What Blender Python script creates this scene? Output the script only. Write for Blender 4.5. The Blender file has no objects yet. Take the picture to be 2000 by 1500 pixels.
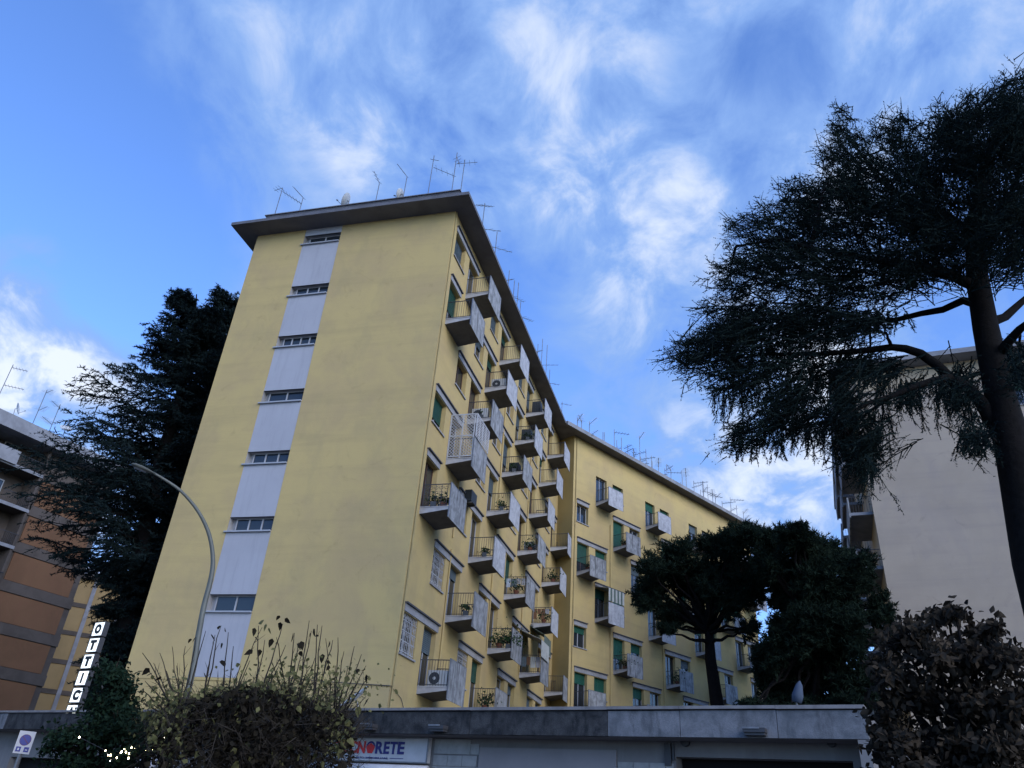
import bpy, math, random
import numpy as np
from mathutils import Vector, Matrix

random.seed(7)
RNG = np.random.default_rng(11)
SC = bpy.context.scene
COL = SC.collection

# ------------------------------------------------------------------ camera
F_PX, PITCH, ROLL = 1483.65, 0.52831526, 0.07539416
Fv = Vector((0, math.cos(PITCH), math.sin(PITCH)))
Rv0 = Vector((1, 0, 0)); Uv0 = Vector((0, -math.sin(PITCH), math.cos(PITCH)))
Rv = Rv0 * math.cos(ROLL) + Uv0 * math.sin(ROLL)
Uv = Uv0 * math.cos(ROLL) - Rv0 * math.sin(ROLL)
EYE = Vector((0, 0, 1.6))
cam_data = bpy.data.cameras.new('camera')
cam = bpy.data.objects.new('camera', cam_data); COL.objects.link(cam)
m3 = Matrix((Rv, Uv, -Fv)).transposed()
cam.matrix_world = Matrix.Translation(EYE) @ m3.to_4x4()
cam_data.sensor_width = 36.0
cam_data.lens = 36.0 * F_PX / 2000.0
cam_data.clip_start = 0.1; cam_data.clip_end = 6000
SC.camera = cam

# ------------------------------------------------------------------ light
SUN_AZ, SUN_EL = math.radians(142), math.radians(26)
SC.view_settings.view_transform = 'Standard'
SC.view_settings.look = 'None'
SC.view_settings.gamma = 1
SC.view_settings.use_curve_mapping = False
SC.view_settings.exposure = 0.72
sd = Vector((math.sin(SUN_AZ) * math.cos(SUN_EL), math.cos(SUN_AZ) * math.cos(SUN_EL), math.sin(SUN_EL)))
sl = bpy.data.lights.new('sun', 'SUN'); sl.energy = 1.3; sl.angle = math.radians(40); sl.color = (1, .94, .86)
so = bpy.data.objects.new('sun', sl); COL.objects.link(so)
so.rotation_euler = sd.to_track_quat('Z', 'Y').to_euler()


def ray(px, py):
    d = Fv + Rv * ((px - 1000) / F_PX) - Uv * ((py - 750) / F_PX)
    return d.normalized()


def at(px, py, D):
    """world point seen at that place of the photograph, D metres away along the ground"""
    d = ray(px, py)
    return EYE + d * (D / math.hypot(d.x, d.y))


world = bpy.data.worlds.new('World'); SC.world = world; world.use_nodes = True
nt = world.node_tree; nt.nodes.clear()


class NB:
    """small node helper"""
    def __init__(s, nt): s.nt = nt
    def n(s, t, **k):
        nd = s.nt.nodes.new(t)
        for a, b in k.items():
            if a == 'inp':
                for i, v in b.items(): nd.inputs[i].default_value = v
            else: setattr(nd, a, b)
        return nd
    def l(s, a, b): s.nt.links.new(a, b)
    def math(s, op, a, b=None, c=None, clamp=False):
        nd = s.n('ShaderNodeMath', operation=op); nd.use_clamp = clamp
        for i, v in enumerate((a, b, c)):
            if v is None: continue
            if isinstance(v, (int, float)): nd.inputs[i].default_value = v
            else: s.l(v, nd.inputs[i])
        return nd.outputs[0]
    def mix(s, fac, a, b, blend='MIX'):
        nd = s.n('ShaderNodeMix', data_type='RGBA', blend_type=blend)
        for i, v in ((0, fac), (6, a), (7, b)):
            if isinstance(v, (int, float)): nd.inputs[i].default_value = v
            elif isinstance(v, tuple): nd.inputs[i].default_value = v if len(v) == 4 else (*v, 1)
            else: s.l(v, nd.inputs[i])
        return nd.outputs[2]
    def ramp(s, fac, a, b, c0=0., c1=1., smooth=True):
        nd = s.n('ShaderNodeMapRange'); nd.interpolation_type = 'SMOOTHSTEP' if smooth else 'LINEAR'
        nd.inputs[1].default_value = a; nd.inputs[2].default_value = b
        nd.inputs[3].default_value = c0; nd.inputs[4].default_value = c1
        s.l(fac, nd.inputs[0]); return nd.outputs[0]
    def noise(s, vec, scale, detail=4, rough=.55, dist=0., dim='3D'):
        nd = s.n('ShaderNodeTexNoise'); nd.noise_dimensions = dim
        nd.inputs['Scale'].default_value = scale; nd.inputs['Detail'].default_value = detail
        nd.inputs['Roughness'].default_value = rough; nd.inputs['Distortion'].default_value = dist
        if vec is not None: s.l(vec, nd.inputs['Vector'])
        return nd.outputs[0]


b = NB(nt)
sky = b.n('ShaderNodeTexSky', sky_type='NISHITA'); sky.sun_disc = False
sky.sun_elevation = SUN_EL; sky.sun_rotation = SUN_AZ; sky.air_density = 1.0; sky.dust_density = 0.6; sky.ozone_density = 3.0
tc = b.n('ShaderNodeTexCoord')
direc = tc.outputs['Generated']
sep = b.n('ShaderNodeSeparateXYZ'); b.l(direc, sep.inputs[0])
zz = b.math('MAXIMUM', sep.outputs[2], 0.0)
den = b.math('ADD', zz, 0.35)
comb = b.n('ShaderNodeCombineXYZ')
b.l(b.math('DIVIDE', sep.outputs[0], den), comb.inputs[0]); b.l(b.math('DIVIDE', sep.outputs[1], den), comb.inputs[1])
pl = comb.outputs[0]
mp = b.n('ShaderNodeMapping'); mp.inputs['Rotation'].default_value = (0, 0, math.radians(28)); mp.inputs['Scale'].default_value = (1.15, .95, 1)
b.l(pl, mp.inputs['Vector'])
n1 = b.noise(mp.outputs[0], 3.0, 5, .5, .3)
n2 = b.noise(mp.outputs[0], 8.0, 8, .6, .4)
cl = b.math('ADD', b.math('ADD', b.math('MULTIPLY', n1, .62), b.math('MULTIPLY', n2, .55)), -.12)
# (px, py, radius in px, weight): where the cloud field thickens or opens
LOBES = [(640, 260, 200, .16), (820, 60, 150, .06), (420, 130, 160, .08), (700, 280, 60, .10), (960, 380, 200, .04), (1180, 330, 260, .20), (1080, 90, 240, .16), (1380, 640, 300, .17), (1600, 930, 200, .30),
         (60, 525, 60, .34), (50, 670, 80, .26), (180, 690, 60, .18), (30, 900, 180, .36), (120, 590, 50, -.12), (0, 760, 90, .10), (200, 600, 70, -.12), (430, 470, 120, .10), (90, 530, 80, .14), (1750, 60, 240, .18), (1900, 260, 320, .15), (400, 60, 170, .08), (700, 330, 110, .08),
         (110, 280, 260, -.22), (900, 240, 110, -.10), (1440, 190, 110, -.26), (1540, 120, 80, -.1), (1020, 560, 90, -.12), (560, 330, 60, -.06), (1000, 640, 130, -.14), (250, 440, 150, -.08), (870, 20, 90, -.02), (1120, 760, 100, -.05)]
lob = b.math('MULTIPLY', cl, 0.0)
for (x, y, r, w) in LOBES:
    c = ray(x, y)
    dp = b.n('ShaderNodeVectorMath', operation='DOT_PRODUCT'); b.l(direc, dp.inputs[0]); dp.inputs[1].default_value = c
    lo = math.cos(1.7 * r / F_PX)
    lob = b.math('ADD', lob, b.ramp(dp.outputs['Value'], lo, 1.0, 0, w))
acc = b.math('ADD', cl, b.math('MULTIPLY', lob, b.ramp(n2, .30, .66, .60, 1.3)))
cloud = b.ramp(acc, .40, .80, 0, .93)
bright = b.ramp(acc, .69, 1.2)
tint = b.mix(1.0, sky.outputs[0], (.84, 1.06, 1.5), 'MULTIPLY')
ccol = b.mix(bright, (1.15, 1.95, 3.75), (3.7, 4.0, 4.5))
skyc = b.mix(cloud, tint, ccol)
bg = b.n('ShaderNodeBackground'); bg.inputs[1].default_value = 0.15
b.l(skyc, bg.inputs[0])
wo = b.n('ShaderNodeOutputWorld'); b.l(bg.outputs[0], wo.inputs[0])

# ------------------------------------------------------------------ materials
MATS = {}


def mat(name, col, rough=.85, spec=.3, metal=0., var=0., vscale=1.2, col2=None, streak=0., streakcol=(.1, .1, .1), bump=0., bscale=40., emit=None, fine=0., bands=0., sscale=(5, 5, .45)):
    if name in MATS: return MATS[name]
    m = bpy.data.materials.new(name); m.use_nodes = True
    n = m.node_tree; bb = NB(n); p = n.nodes['Principled BSDF']
    p.inputs['Roughness'].default_value = rough; p.inputs['Metallic'].default_value = metal
    p.inputs['Specular IOR Level'].default_value = spec
    c = (*col, 1)
    t = bb.n('ShaderNodeNewGeometry').outputs['Position']
    out = None
    if var > 0:
        nz = bb.noise(t, vscale, 6, .62, .4)
        c2 = col2 or tuple(x * (1 - var) for x in col)
        out = bb.mix(bb.ramp(nz, .35, .7), c, (*c2, 1))
    if fine > 0:
        nz = bb.noise(t, vscale * 14, 3, .6)
        out = bb.mix(bb.ramp(nz, .3, .75, 0, fine), out if out else c, (col[0] * .45, col[1] * .45, col[2] * .45, 1))
    if streak > 0:
        mpn = bb.n('ShaderNodeMapping'); mpn.inputs['Scale'].default_value = sscale; bb.l(t, mpn.inputs['Vector'])
        nz = bb.noise(mpn.outputs[0], 1.0, 5, .65, .3)
        out = bb.mix(bb.ramp(nz, .48, .68, 0, streak), out if out else c, (*streakcol, 1))
    if bands > 0:
        mpn = bb.n('ShaderNodeMapping'); mpn.inputs['Scale'].default_value = (.12, .12, 1.6); bb.l(t, mpn.inputs['Vector'])
        nz = bb.noise(mpn.outputs[0], 1.0, 6, .7, .15)
        out = bb.mix(bb.ramp(nz, .45, .7, 0, bands), out if out else c, (col[0] * .68, col[1] * .7, col[2] * .8, 1))
        nz = bb.noise(t, .9, 8, .7, 1.2)
        out = bb.mix(bb.ramp(nz, .56, .72, 0, bands * 1.2), out, (col[0] * .62, col[1] * .62, col[2] * .68, 1))
    if out is None: p.inputs['Base Color'].default_value = c
    else: bb.l(out, p.inputs['Base Color'])
    if bump > 0:
        nz = bb.noise(t, bscale, 4, .6)
        bm = bb.n('ShaderNodeBump'); bm.inputs['Strength'].default_value = bump; bm.inputs['Distance'].default_value = .02
        bb.l(nz, bm.inputs['Height']); bb.l(bm.outputs[0], p.inputs['Normal'])
    if emit:
        p.inputs['Emission Color'].default_value = (*emit[0], 1); p.inputs['Emission Strength'].default_value = emit[1]
    MATS[name] = m
    return m


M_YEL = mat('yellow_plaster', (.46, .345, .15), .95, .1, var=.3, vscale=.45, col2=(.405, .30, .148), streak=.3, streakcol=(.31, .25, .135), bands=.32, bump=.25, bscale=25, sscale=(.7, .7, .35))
M_YEL2 = mat('yellow_plaster_shaded', (.33, .255, .11), .92, .2, var=.15, vscale=.5, bump=.2)  # yellow plaster darkened to paint in the return wall's shade
M_WHT = mat('stairwell_panel_paint', (.35, .35, .375), .85, .2, var=.08, vscale=.5, streak=.4, streakcol=(.27, .275, .29), sscale=(5, 5, .5), bump=.1)
M_TRIM = mat('grey_trim', (.29, .285, .29), .85, var=.2, vscale=2, streak=.3, streakcol=(.2, .2, .21))
M_DTRIM = mat('dark_trim', (.07, .07, .08), .8, var=.2)
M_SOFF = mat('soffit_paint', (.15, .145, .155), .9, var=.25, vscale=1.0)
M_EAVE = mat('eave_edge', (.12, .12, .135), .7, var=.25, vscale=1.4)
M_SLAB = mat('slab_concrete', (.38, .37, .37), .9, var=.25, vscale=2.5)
M_SLABU = mat('slab_concrete_shaded', (.145, .14, .14), .9, var=.25, vscale=2.5)  # same concrete, coloured darker for the shade under slabs and canopy
M_PAN = mat('balcony_panel_cement', (.44, .44, .46), .85, var=.35, vscale=3.5, streak=.55, streakcol=(.20, .20, .20), sscale=(4, 4, .8), fine=.25)
M_PAN2 = mat('balcony_panel_dirty', (.33, .335, .34), .85, var=.5, vscale=3.0, streak=.9, streakcol=(.08, .08, .08), sscale=(5, 5, .7), fine=.3)
M_IRON = mat('dark_iron', (.035, .035, .04), .5, .4)
M_GAL = mat('galvanised_steel', (.18, .18, .19), .45, .5, metal=.4, var=.3, vscale=4)
M_LAMP = mat('lamp_grey_paint', (.10, .105, .09), .5, .4, var=.25, vscale=2)
M_GLASS = mat('window_glass', (.02, .025, .03), .08, .6)  # dark base colour stands in for the unlit rooms behind
M_FRAME = mat('white_frame', (.36, .36, .37), .5, .4, var=.1)
M_GFRAME = mat('grey_frame', (.30, .31, .33), .5, .4)
M_BROWN = mat('brown_frame', (.07, .035, .02), .5, .4)
M_GREEN = mat('green_shutter', (.014, .085, .055), .6, .3, var=.2, vscale=2)
M_DGREEN = mat('dark_green_shutter', (.02, .075, .05), .6, .3, var=.3, vscale=2)
M_GREYSH = mat('grey_blue_shutter', (.09, .12, .135), .6, .3, var=.2, vscale=2)
M_TRELLIS = mat('white_trellis_paint', (.42, .42, .43), .6, .3, var=.15, vscale=4)
M_CURT = mat('curtain', (.35, .35, .36), .9, var=.2, vscale=4)
M_BRK = mat('brown_render', (.15, .078, .040), .9, var=.2, vscale=.4, streak=.2, streakcol=(.16, .06, .04), bump=.2)
M_CONC = mat('grey_concrete', (.085, .07, .06), .9, var=.3, vscale=.8)
M_CONCL = mat('pale_concrete', (.23, .235, .255), .9, var=.3, vscale=.8)
M_YG = mat('ochre_render', (.27, .19, .09), .9, var=.15, vscale=.4)
M_BEIGE = mat('beige_plaster', (.36, .30, .235), .92, .2, bands=.35, var=.12, vscale=.25, streak=.35, streakcol=(.27, .23, .21), bump=.15, sscale=(.5, .5, .25))
M_CREAM = mat('cream_plaster', (.45, .36, .25), .92, var=.15, vscale=.6)
M_FASD = mat('blackened_concrete', (.06, .061, .063), .92, .2, var=.9, vscale=3.2, col2=(.012, .014, .017), streak=.92, streakcol=(.012, .014, .017), bump=.6, sscale=(4, 4, 1.6), fine=.8)
M_FASL = mat('weathered_concrete', (.17, .175, .19), .92, .2, var=.6, vscale=2.2, col2=(.08, .09, .10), streak=.65, streakcol=(.05, .055, .06), bump=.4, sscale=(3, 3, .9), fine=.35)
M_COPE = mat('coping_stone', (.19, .18, .18), .8, var=.35, vscale=3)
M_SHOPW = mat('shop_plaster', (.16, .155, .155), .9, var=.2, vscale=1, streak=.2, streakcol=(.2, .2, .2))
M_TILE = mat('travertine_tile', (.24, .24, .235), .5, .4, var=.2, vscale=5)
M_BLACK = mat('dark_interior', (.004, .004, .005), .9)
M_SIGNW = mat('white_sign_face', (.42, .42, .44), .5, .4, var=.12, vscale=3)
M_RED = mat('red_lettering', (.46, .02, .02), .5)
M_NAVY = mat('navy_lettering', (.02, .02, .13), .5)
M_BLUE = mat('blue_sign_film', (.018, .025, .16), .4)
M_SIGNR = mat('red_sign_film', (.06, .015, .07), .4)
M_LIT = mat('lit_acrylic', (.8, .8, .8), .4, emit=((.93, 1, .97), .72))
M_LETT = mat('black_letter', (.008, .008, .008), .5)
M_BULB = mat('fairy_bulb', (1, .9, .6), .4, emit=((1, .86, .55), 14))
M_BARK = mat('dark_bark', (.009, .008, .008), .95, .1, var=.4, vscale=8, bump=.6, bscale=18)
M_PBARK = mat('pale_bark', (.12, .115, .11), .95, .1, var=.4, vscale=14, bump=.5, bscale=30)
M_TWIG = mat('twig_bark', (.034, .028, .022), .9, .1, var=.3, vscale=12)
M_ROAD = mat('asphalt', (.05, .05, .052), .9, var=.3, vscale=3, bump=.3)
M_PAVE = mat('pavement_concrete', (.22, .21, .2), .9, var=.25, vscale=2)
M_GRND = mat('courtyard_ground', (.08, .08, .07), .95, var=.4, vscale=.6)
M_DISH = mat('dish_enamel', (.45, .46, .46), .5, .4, var=.2, vscale=6)
M_ROOF = mat('roof_surface', (.12, .12, .12), .9, var=.3)
M_BLSHEET = mat('blue_grey_sheet', (.36, .42, .52), .5, .4, var=.2, vscale=.6)
M_AC = mat('ac_casing', (.42, .42, .41), .5, .4, var=.1)
M_AWN = mat('cream_awning_cloth', (.42, .42, .38), .85, var=.2, vscale=3)
M_AWNG = mat('green_awning_cloth', (.10, .13, .11), .85, var=.2, vscale=3)
M_TERRA = mat('terracotta', (.20, .07, .035), .8)
M_PLAST = mat('dark_plastic', (.03, .035, .04), .6)
M_WALLIN = mat('inner_reveal', (.36, .28, .13), .95, var=.2)


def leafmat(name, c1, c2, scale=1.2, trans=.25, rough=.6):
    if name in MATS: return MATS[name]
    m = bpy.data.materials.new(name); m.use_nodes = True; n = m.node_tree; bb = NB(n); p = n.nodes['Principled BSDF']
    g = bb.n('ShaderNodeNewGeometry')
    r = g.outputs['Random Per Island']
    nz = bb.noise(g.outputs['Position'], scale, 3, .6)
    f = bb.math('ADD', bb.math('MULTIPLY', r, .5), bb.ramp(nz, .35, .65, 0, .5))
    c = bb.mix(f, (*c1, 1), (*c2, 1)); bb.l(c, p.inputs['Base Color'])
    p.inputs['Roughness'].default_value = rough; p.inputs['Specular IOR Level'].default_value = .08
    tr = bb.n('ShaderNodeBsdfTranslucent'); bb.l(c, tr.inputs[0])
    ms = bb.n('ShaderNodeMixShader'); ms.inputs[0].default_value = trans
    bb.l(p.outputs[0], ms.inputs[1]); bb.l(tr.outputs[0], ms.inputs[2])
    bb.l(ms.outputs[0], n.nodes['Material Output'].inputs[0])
    MATS[name] = m; return m


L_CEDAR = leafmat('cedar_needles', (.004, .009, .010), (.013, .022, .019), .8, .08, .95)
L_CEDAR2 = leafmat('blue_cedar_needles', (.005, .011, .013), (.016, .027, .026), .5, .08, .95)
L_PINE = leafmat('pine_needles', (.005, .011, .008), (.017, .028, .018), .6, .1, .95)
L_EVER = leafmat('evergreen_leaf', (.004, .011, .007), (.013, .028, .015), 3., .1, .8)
L_AUT = leafmat('yellow_green_leaf', (.055, .062, .024), (.20, .18, .075), 5., .35)
L_AUTD = leafmat('withered_shaded_leaf', (.005, .0045, .004), (.026, .021, .013), 5., .12, .9)  # withered leaves, darkened for the shade inside the pollard's crown
L_DARK = leafmat('brown_green_leaf', (.004, .004, .004), (.060, .046, .032), 4., .18, .9)
L_POT = leafmat('pot_plant_leaf', (.012, .03, .012), (.035, .07, .025), 6., .15)

# ------------------------------------------------------------------ mesh builder
class MB:
    def __init__(s): s.v = []; s.f = []; s.mi = []; s.cur = 0
    def quad(s, a, b_, c, d):
        i = len(s.v); s.v += [tuple(a), tuple(b_), tuple(c), tuple(d)]; s.f.append((i, i + 1, i + 2, i + 3)); s.mi.append(s.cur)
    def poly(s, pts):
        i = len(s.v); s.v += [tuple(p) for p in pts]; s.f.append(tuple(range(i, i + len(pts)))); s.mi.append(s.cur)
    def hexa(s, p):
        i = len(s.v); s.v += [tuple(q) for q in p]
        for f in ((0, 3, 2, 1), (4, 5, 6, 7), (0, 1, 5, 4), (1, 2, 6, 5), (2, 3, 7, 6), (3, 0, 4, 7)):
            s.f.append(tuple(i + k for k in f)); s.mi.append(s.cur)
    def box(s, x0, x1, y0, y1, z0, z1):
        s.hexa([(x0, y0, z0), (x1, y0, z0), (x1, y1, z0), (x0, y1, z0), (x0, y0, z1), (x1, y0, z1), (x1, y1, z1), (x0, y1, z1)])
        return s
    def tube(s, pts, rad, n=6, cap=True):
        pts = [Vector(p) for p in pts]
        if isinstance(rad, (int, float)): rad = [rad] * len(pts)
        base = len(s.v); prev = None
        for i, p in enumerate(pts):
            t = (pts[min(i + 1, len(pts) - 1)] - pts[max(i - 1, 0)]).normalized()
            if prev is None: a = t.cross(Vector((0, 0, 1)) if abs(t.z) < .9 else Vector((1, 0, 0))).normalized()
            else: a = (prev - t * prev.dot(t)).normalized()
            prev = a; bb = t.cross(a)
            for k in range(n):
                an = 2 * math.pi * k / n
                s.v.append(tuple(p + (a * math.cos(an) + bb * math.sin(an)) * rad[i]))
        for i in range(len(pts) - 1):
            for k in range(n):
                k2 = (k + 1) % n
                s.f.append((base + i * n + k, base + i * n + k2, base + (i + 1) * n + k2, base + (i + 1) * n + k)); s.mi.append(s.cur)
        if cap:
            s.f.append(tuple(base + k for k in reversed(range(n)))); s.mi.append(s.cur)
            e = base + (len(pts) - 1) * n
            s.f.append(tuple(e + k for k in range(n))); s.mi.append(s.cur)
        return s
    def disc(s, c, ax, up, r, r2=None, n=20):
        c = Vector(c); ax = Vector(ax).normalized(); up = Vector(up).normalized(); sd_ = ax.cross(up)
        s.poly([c + (sd_ * math.cos(2 * math.pi * k / n) * r + up * math.sin(2 * math.pi * k / n) * (r2 or r)) for k in range(n)])
    def mesh(s, name, mats, smooth=False, off=(0, 0, 0)):
        me = bpy.data.meshes.new(name)
        v = [(a[0] - off[0], a[1] - off[1], a[2] - off[2]) for a in s.v]
        me.from_pydata(v, [], s.f)
        if not isinstance(mats, (list, tuple)): mats = [mats]
        for m in mats: me.materials.append(m)
        if len(mats) > 1: me.polygons.foreach_set('material_index', s.mi)
        if smooth: me.polygons.foreach_set('use_smooth', [True] * len(s.f))
        me.update(); return me


def link(name, me, parent=None, loc=(0, 0, 0), rotz=0., kind=None, label=None, cat=None, group=None):
    o = bpy.data.objects.new(name, me); COL.objects.link(o)
    o.location = loc; o.rotation_euler = (0, 0, rotz)
    if parent is not None: o.parent = parent
    if kind: o['kind'] = kind
    if label: o['label'] = label
    if cat: o['category'] = cat
    if group: o['group'] = group
    return o


def empty(name, label, cat, loc=(0, 0, 0), rotz=0., group=None):
    return link(name, None, None, loc, rotz, None, label, cat, group)


def wbuild(mb, name, m, root, smooth=False, **k):
    """mesh given in world coordinates, child of an unrotated root"""
    off = root.location if root is not None else (0, 0, 0)
    return link(name, mb.mesh(name, m, smooth, off), root, **k)


def H(az): return Vector((math.sin(az), math.cos(az), 0))


# ------------------------------------------------------------------ directions measured in the place
U1 = -H(-1.29292817)                      # along the end wall, left to right
U2 = H(-1.29292817 + math.pi / 2 + .01680342)   # along the balcony facade, away from us
U3 = H(.81923887)                         # along the far wing
US = -H(-1.02421101)                      # along the row of shops, left to right
UR = -H(math.radians(-67))                # beige building front
UB = H(math.radians(29.5))                # brown building front


def perp_in(u): return Vector((-u.y, u.x, 0))   # to the inside, seen from outside x runs left to right


def rz(u): return math.atan2(u.y, u.x)


P0 = Vector((-3.42494309, 28.29345799, 0))
WEND = 11.0
E0 = P0 + U2 * 25.75
Q0 = Vector((5.06168532, 51.85474908, 0))


def fr(o, u, x, y, z):
    n = perp_in(u)
    return Vector((o.x + u.x * x + n.x * y, o.y + u.y * x + n.y * y, z))


# ------------------------------------------------------------------ ground
g = MB(); g.quad((-1500, -1500, 0), (1500, -1500, 0), (1500, 1500, 0), (-1500, 1500, 0))
link('ground', g.mesh('ground', M_GRND), kind='structure')
SH0 = at(700, 1384, 21.4); SH0.z = 0       # reference point of the shop front
def sh(x, y, z): return fr(SH0, US, x, y, z)
g = MB(); g.quad(sh(-60, -16, .004), sh(40, -16, .004), sh(40, -3.4, .004), sh(-60, -3.4, .004))
link('road', g.mesh('road', M_ROAD), kind='structure')
g = MB()
g.hexa([sh(-60, -3.4, 0), sh(40, -3.4, 0), sh(40, .6, 0), sh(-60, .6, 0), sh(-60, -3.4, .12), sh(40, -3.4, .12), sh(40, .6, .12), sh(-60, .6, .12)])
link('pavement', g.mesh('pavement', M_PAVE), kind='structure')
g = MB()
g.hexa([sh(-60, -30, 0), sh(40, -30, 0), sh(40, -16, 0), sh(-60, -16, 0), sh(-60, -30, .12), sh(40, -30, .12), sh(40, -16, .12), sh(-60, -16, .12)])
link('near_pavement', g.mesh('near_pavement', M_PAVE), kind='structure')
g = MB()
for i in range(16):
    g.quad(sh(-50 + i * 5.5, -9.8, .008), sh(-47.5 + i * 5.5, -9.8, .008), sh(-47.5 + i * 5.5, -9.65, .008), sh(-50 + i * 5.5, -9.65, .008))
link('road_marking', g.mesh('road_marking', M_TRELLIS), kind='structure')


# ------------------------------------------------------------------ facades
def facade_mesh(L, z0, z1, holes, depth=.28, x0=0.):
    """local x along, y inward, outer face at y=0; holes (xa, xb, za, zb) with reveals"""
    mb = MB()
    xs = sorted(set([x0, L] + [round(h[i], 4) for h in holes for i in (0, 1)]))
    zs = sorted(set([z0, z1] + [round(h[i], 4) for h in holes for i in (2, 3)]))
    def inside(x, z): return any(h[0] < x < h[1] and h[2] < z < h[3] for h in holes)
    for j in range(len(zs) - 1):
        i = 0
        while i < len(xs) - 1:
            zc = (zs[j] + zs[j + 1]) / 2
            if inside((xs[i] + xs[i + 1]) / 2, zc): i += 1; continue
            k = i
            while k + 1 < len(xs) - 1 and not inside((xs[k + 1] + xs[k + 2]) / 2, zc): k += 1
            mb.quad((xs[i], 0, zs[j]), (xs[k + 1], 0, zs[j]), (xs[k + 1], 0, zs[j + 1]), (xs[i], 0, zs[j + 1]))
            i = k + 1
    for (a, c, e, f) in holes:
        d = depth
        mb.cur = 0
        mb.quad((a, 0, e), (a, d, e), (a, d, f), (a, 0, f)); mb.quad((c, d, e), (c, 0, e), (c, 0, f), (c, d, f))
        mb.quad((a, d, f), (c, d, f), (c, 0, f), (a, 0, f)); mb.quad((a, 0, e), (c, 0, e), (c, d, e), (a, d, e))
        mb.quad((a, d, e), (c, d, e), (c, d, f), (a, d, f))
    return mb


CACHE = {}


def cached(key, fn):
    if key not in CACHE: CACHE[key] = fn()
    return CACHE[key]


def frame_mb(w, h, leaves=2, t=.05, d=.05):
    mb = MB()
    mb.box(0, w, -d, 0, 0, t); mb.box(0, w, -d, 0, h - t, h); mb.box(0, t, -d, 0, t, h - t); mb.box(w - t, w, -d, 0, t, h - t)
    for i in range(1, leaves): mb.box(w * i / leaves - t * .6, w * i / leaves + t * .6, -d - .004, 0, t, h - t)
    return mb


def glass_mb(w, h): return MB().box(.04, w - .04, -.022, -.012, .04, h - .04)


def shutter_mb(w, h, H_):
    """roller shutter: curved slats from the top down over h metres"""
    mb = MB(); n = max(3, int(h / .07)); s_ = h / n
    for i in range(n):
        zt = H_ - i * s_
        mb.hexa([(.03, -.085, zt - s_), (w - .03, -.085, zt - s_), (w - .03, -.06, zt - s_), (.03, -.06, zt - s_),
                 (.03, -.072, zt - .006), (w - .03, -.072, zt - .006), (w - .03, -.06, zt - .006), (.03, -.06, zt - .006)])
    return mb


def opening(root, o, u, x, z, w, h, leaves, frame, shut=0., shmat=None, name='window', grille=False, depth=.28, sill=True, curtain=False):
    """window or door: part with its sub-parts"""
    p = fr(o, u, x, depth - .01, z) - root.location
    wk = cached(('fr', round(w, 2), round(h, 2), leaves, frame.name), lambda: frame_mb(w, h, leaves).mesh(name, frame))
    wi = link(name, wk, root, p, rz(u))
    link('pane', cached(('gl', round(w, 2), round(h, 2)), lambda: glass_mb(w, h).mesh('pane', M_GLASS)), wi)
    if shut > 0:
        link('roller_shutter', cached(('sh', round(w, 2), round(h, 2), round(shut, 1), shmat.name), lambda: shutter_mb(w, h * shut, h).mesh('roller_shutter', shmat)), wi)
    if curtain:
        mb = MB()
        for i in range(10):
            xa = .1 + i * (w - .2) / 10
            mb.quad((xa, -.008 + .004 * (i % 2), .1), (xa + (w - .2) / 10, -.004 - .004 * (i % 2), .1), (xa + (w - .2) / 10, -.004 - .004 * (i % 2), h - .1), (xa, -.008 + .004 * (i % 2), h - .1))
    if sill:
        link('sill', cached(('si', round(w, 2), depth), lambda: MB().box(-.06, w + .06, -depth - .06, -.03, -.06, .0).mesh('sill', M_TRIM)), wi)
    if grille:
        def gm():
            mb = MB(); y = -depth + .05
            for i in range(9): mb.box(w * (i + .5) / 9 - .008, w * (i + .5) / 9 + .008, y - .008, y + .008, .02, h - .02)
            for j in range(4): mb.box(.0, w, y - .012, y + .012, h * (j + .3) / 4 - .01, h * (j + .3) / 4 + .01)
            for i in range(6):
                for j in range(5):
                    cx, cz = w * (i + .75) / 6.5, h * (j + .5) / 5
                    r = .07
                    mb.tube([(cx + r * math.cos(a), y - .012, cz + r * math.sin(a)) for a in [k * math.pi / 3 for k in range(7)]], .007, 4)
            return mb.mesh('grille', M_TRELLIS)
        link('grille', cached(('gr', round(w, 2), round(h, 2)), gm), wi)
    return wi


def balcony_meshes(L, D=1.2):
    s = MB()
    s.hexa([(0, -D, .10), (L, -D, .10), (L, -.003, -.06), (0, -.003, -.06), (0, -D, .2), (L, -D, .2), (L, -.003, .2), (0, -.003, .2)])
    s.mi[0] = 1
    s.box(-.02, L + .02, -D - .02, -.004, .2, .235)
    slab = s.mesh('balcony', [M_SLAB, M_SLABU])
    r = MB(); x = 0
    r.box(x - .015, x + .015, -D, -.01, 1.17, 1.20)
    r.box(x - .01, x + .01, -D, -.01, .29, .31)
    for i in range(11):
        y = -.06 - i * (D - .1) / 10.
        r.box(x - .006, x + .006, y - .006, y + .006, .235, 1.17)
    rail = r.mesh('railing', M_IRON)
    p = MB(); p.box(.0, L + .03, -D - .045, -D - .022, -.22, 1.22)
    f = MB()
    f.box(-.02, L + .05, -D - .05, -D - .015, 1.22, 1.25); f.box(-.035, -.003, -D - .05, -D - .015, -.22, 1.22); f.box(L + .033, L + .06, -D - .05, -D - .015, -.22, 1.22)
    return slab, rail, p, f.mesh('panel_frame', M_GAL)


BAL = {}


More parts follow.
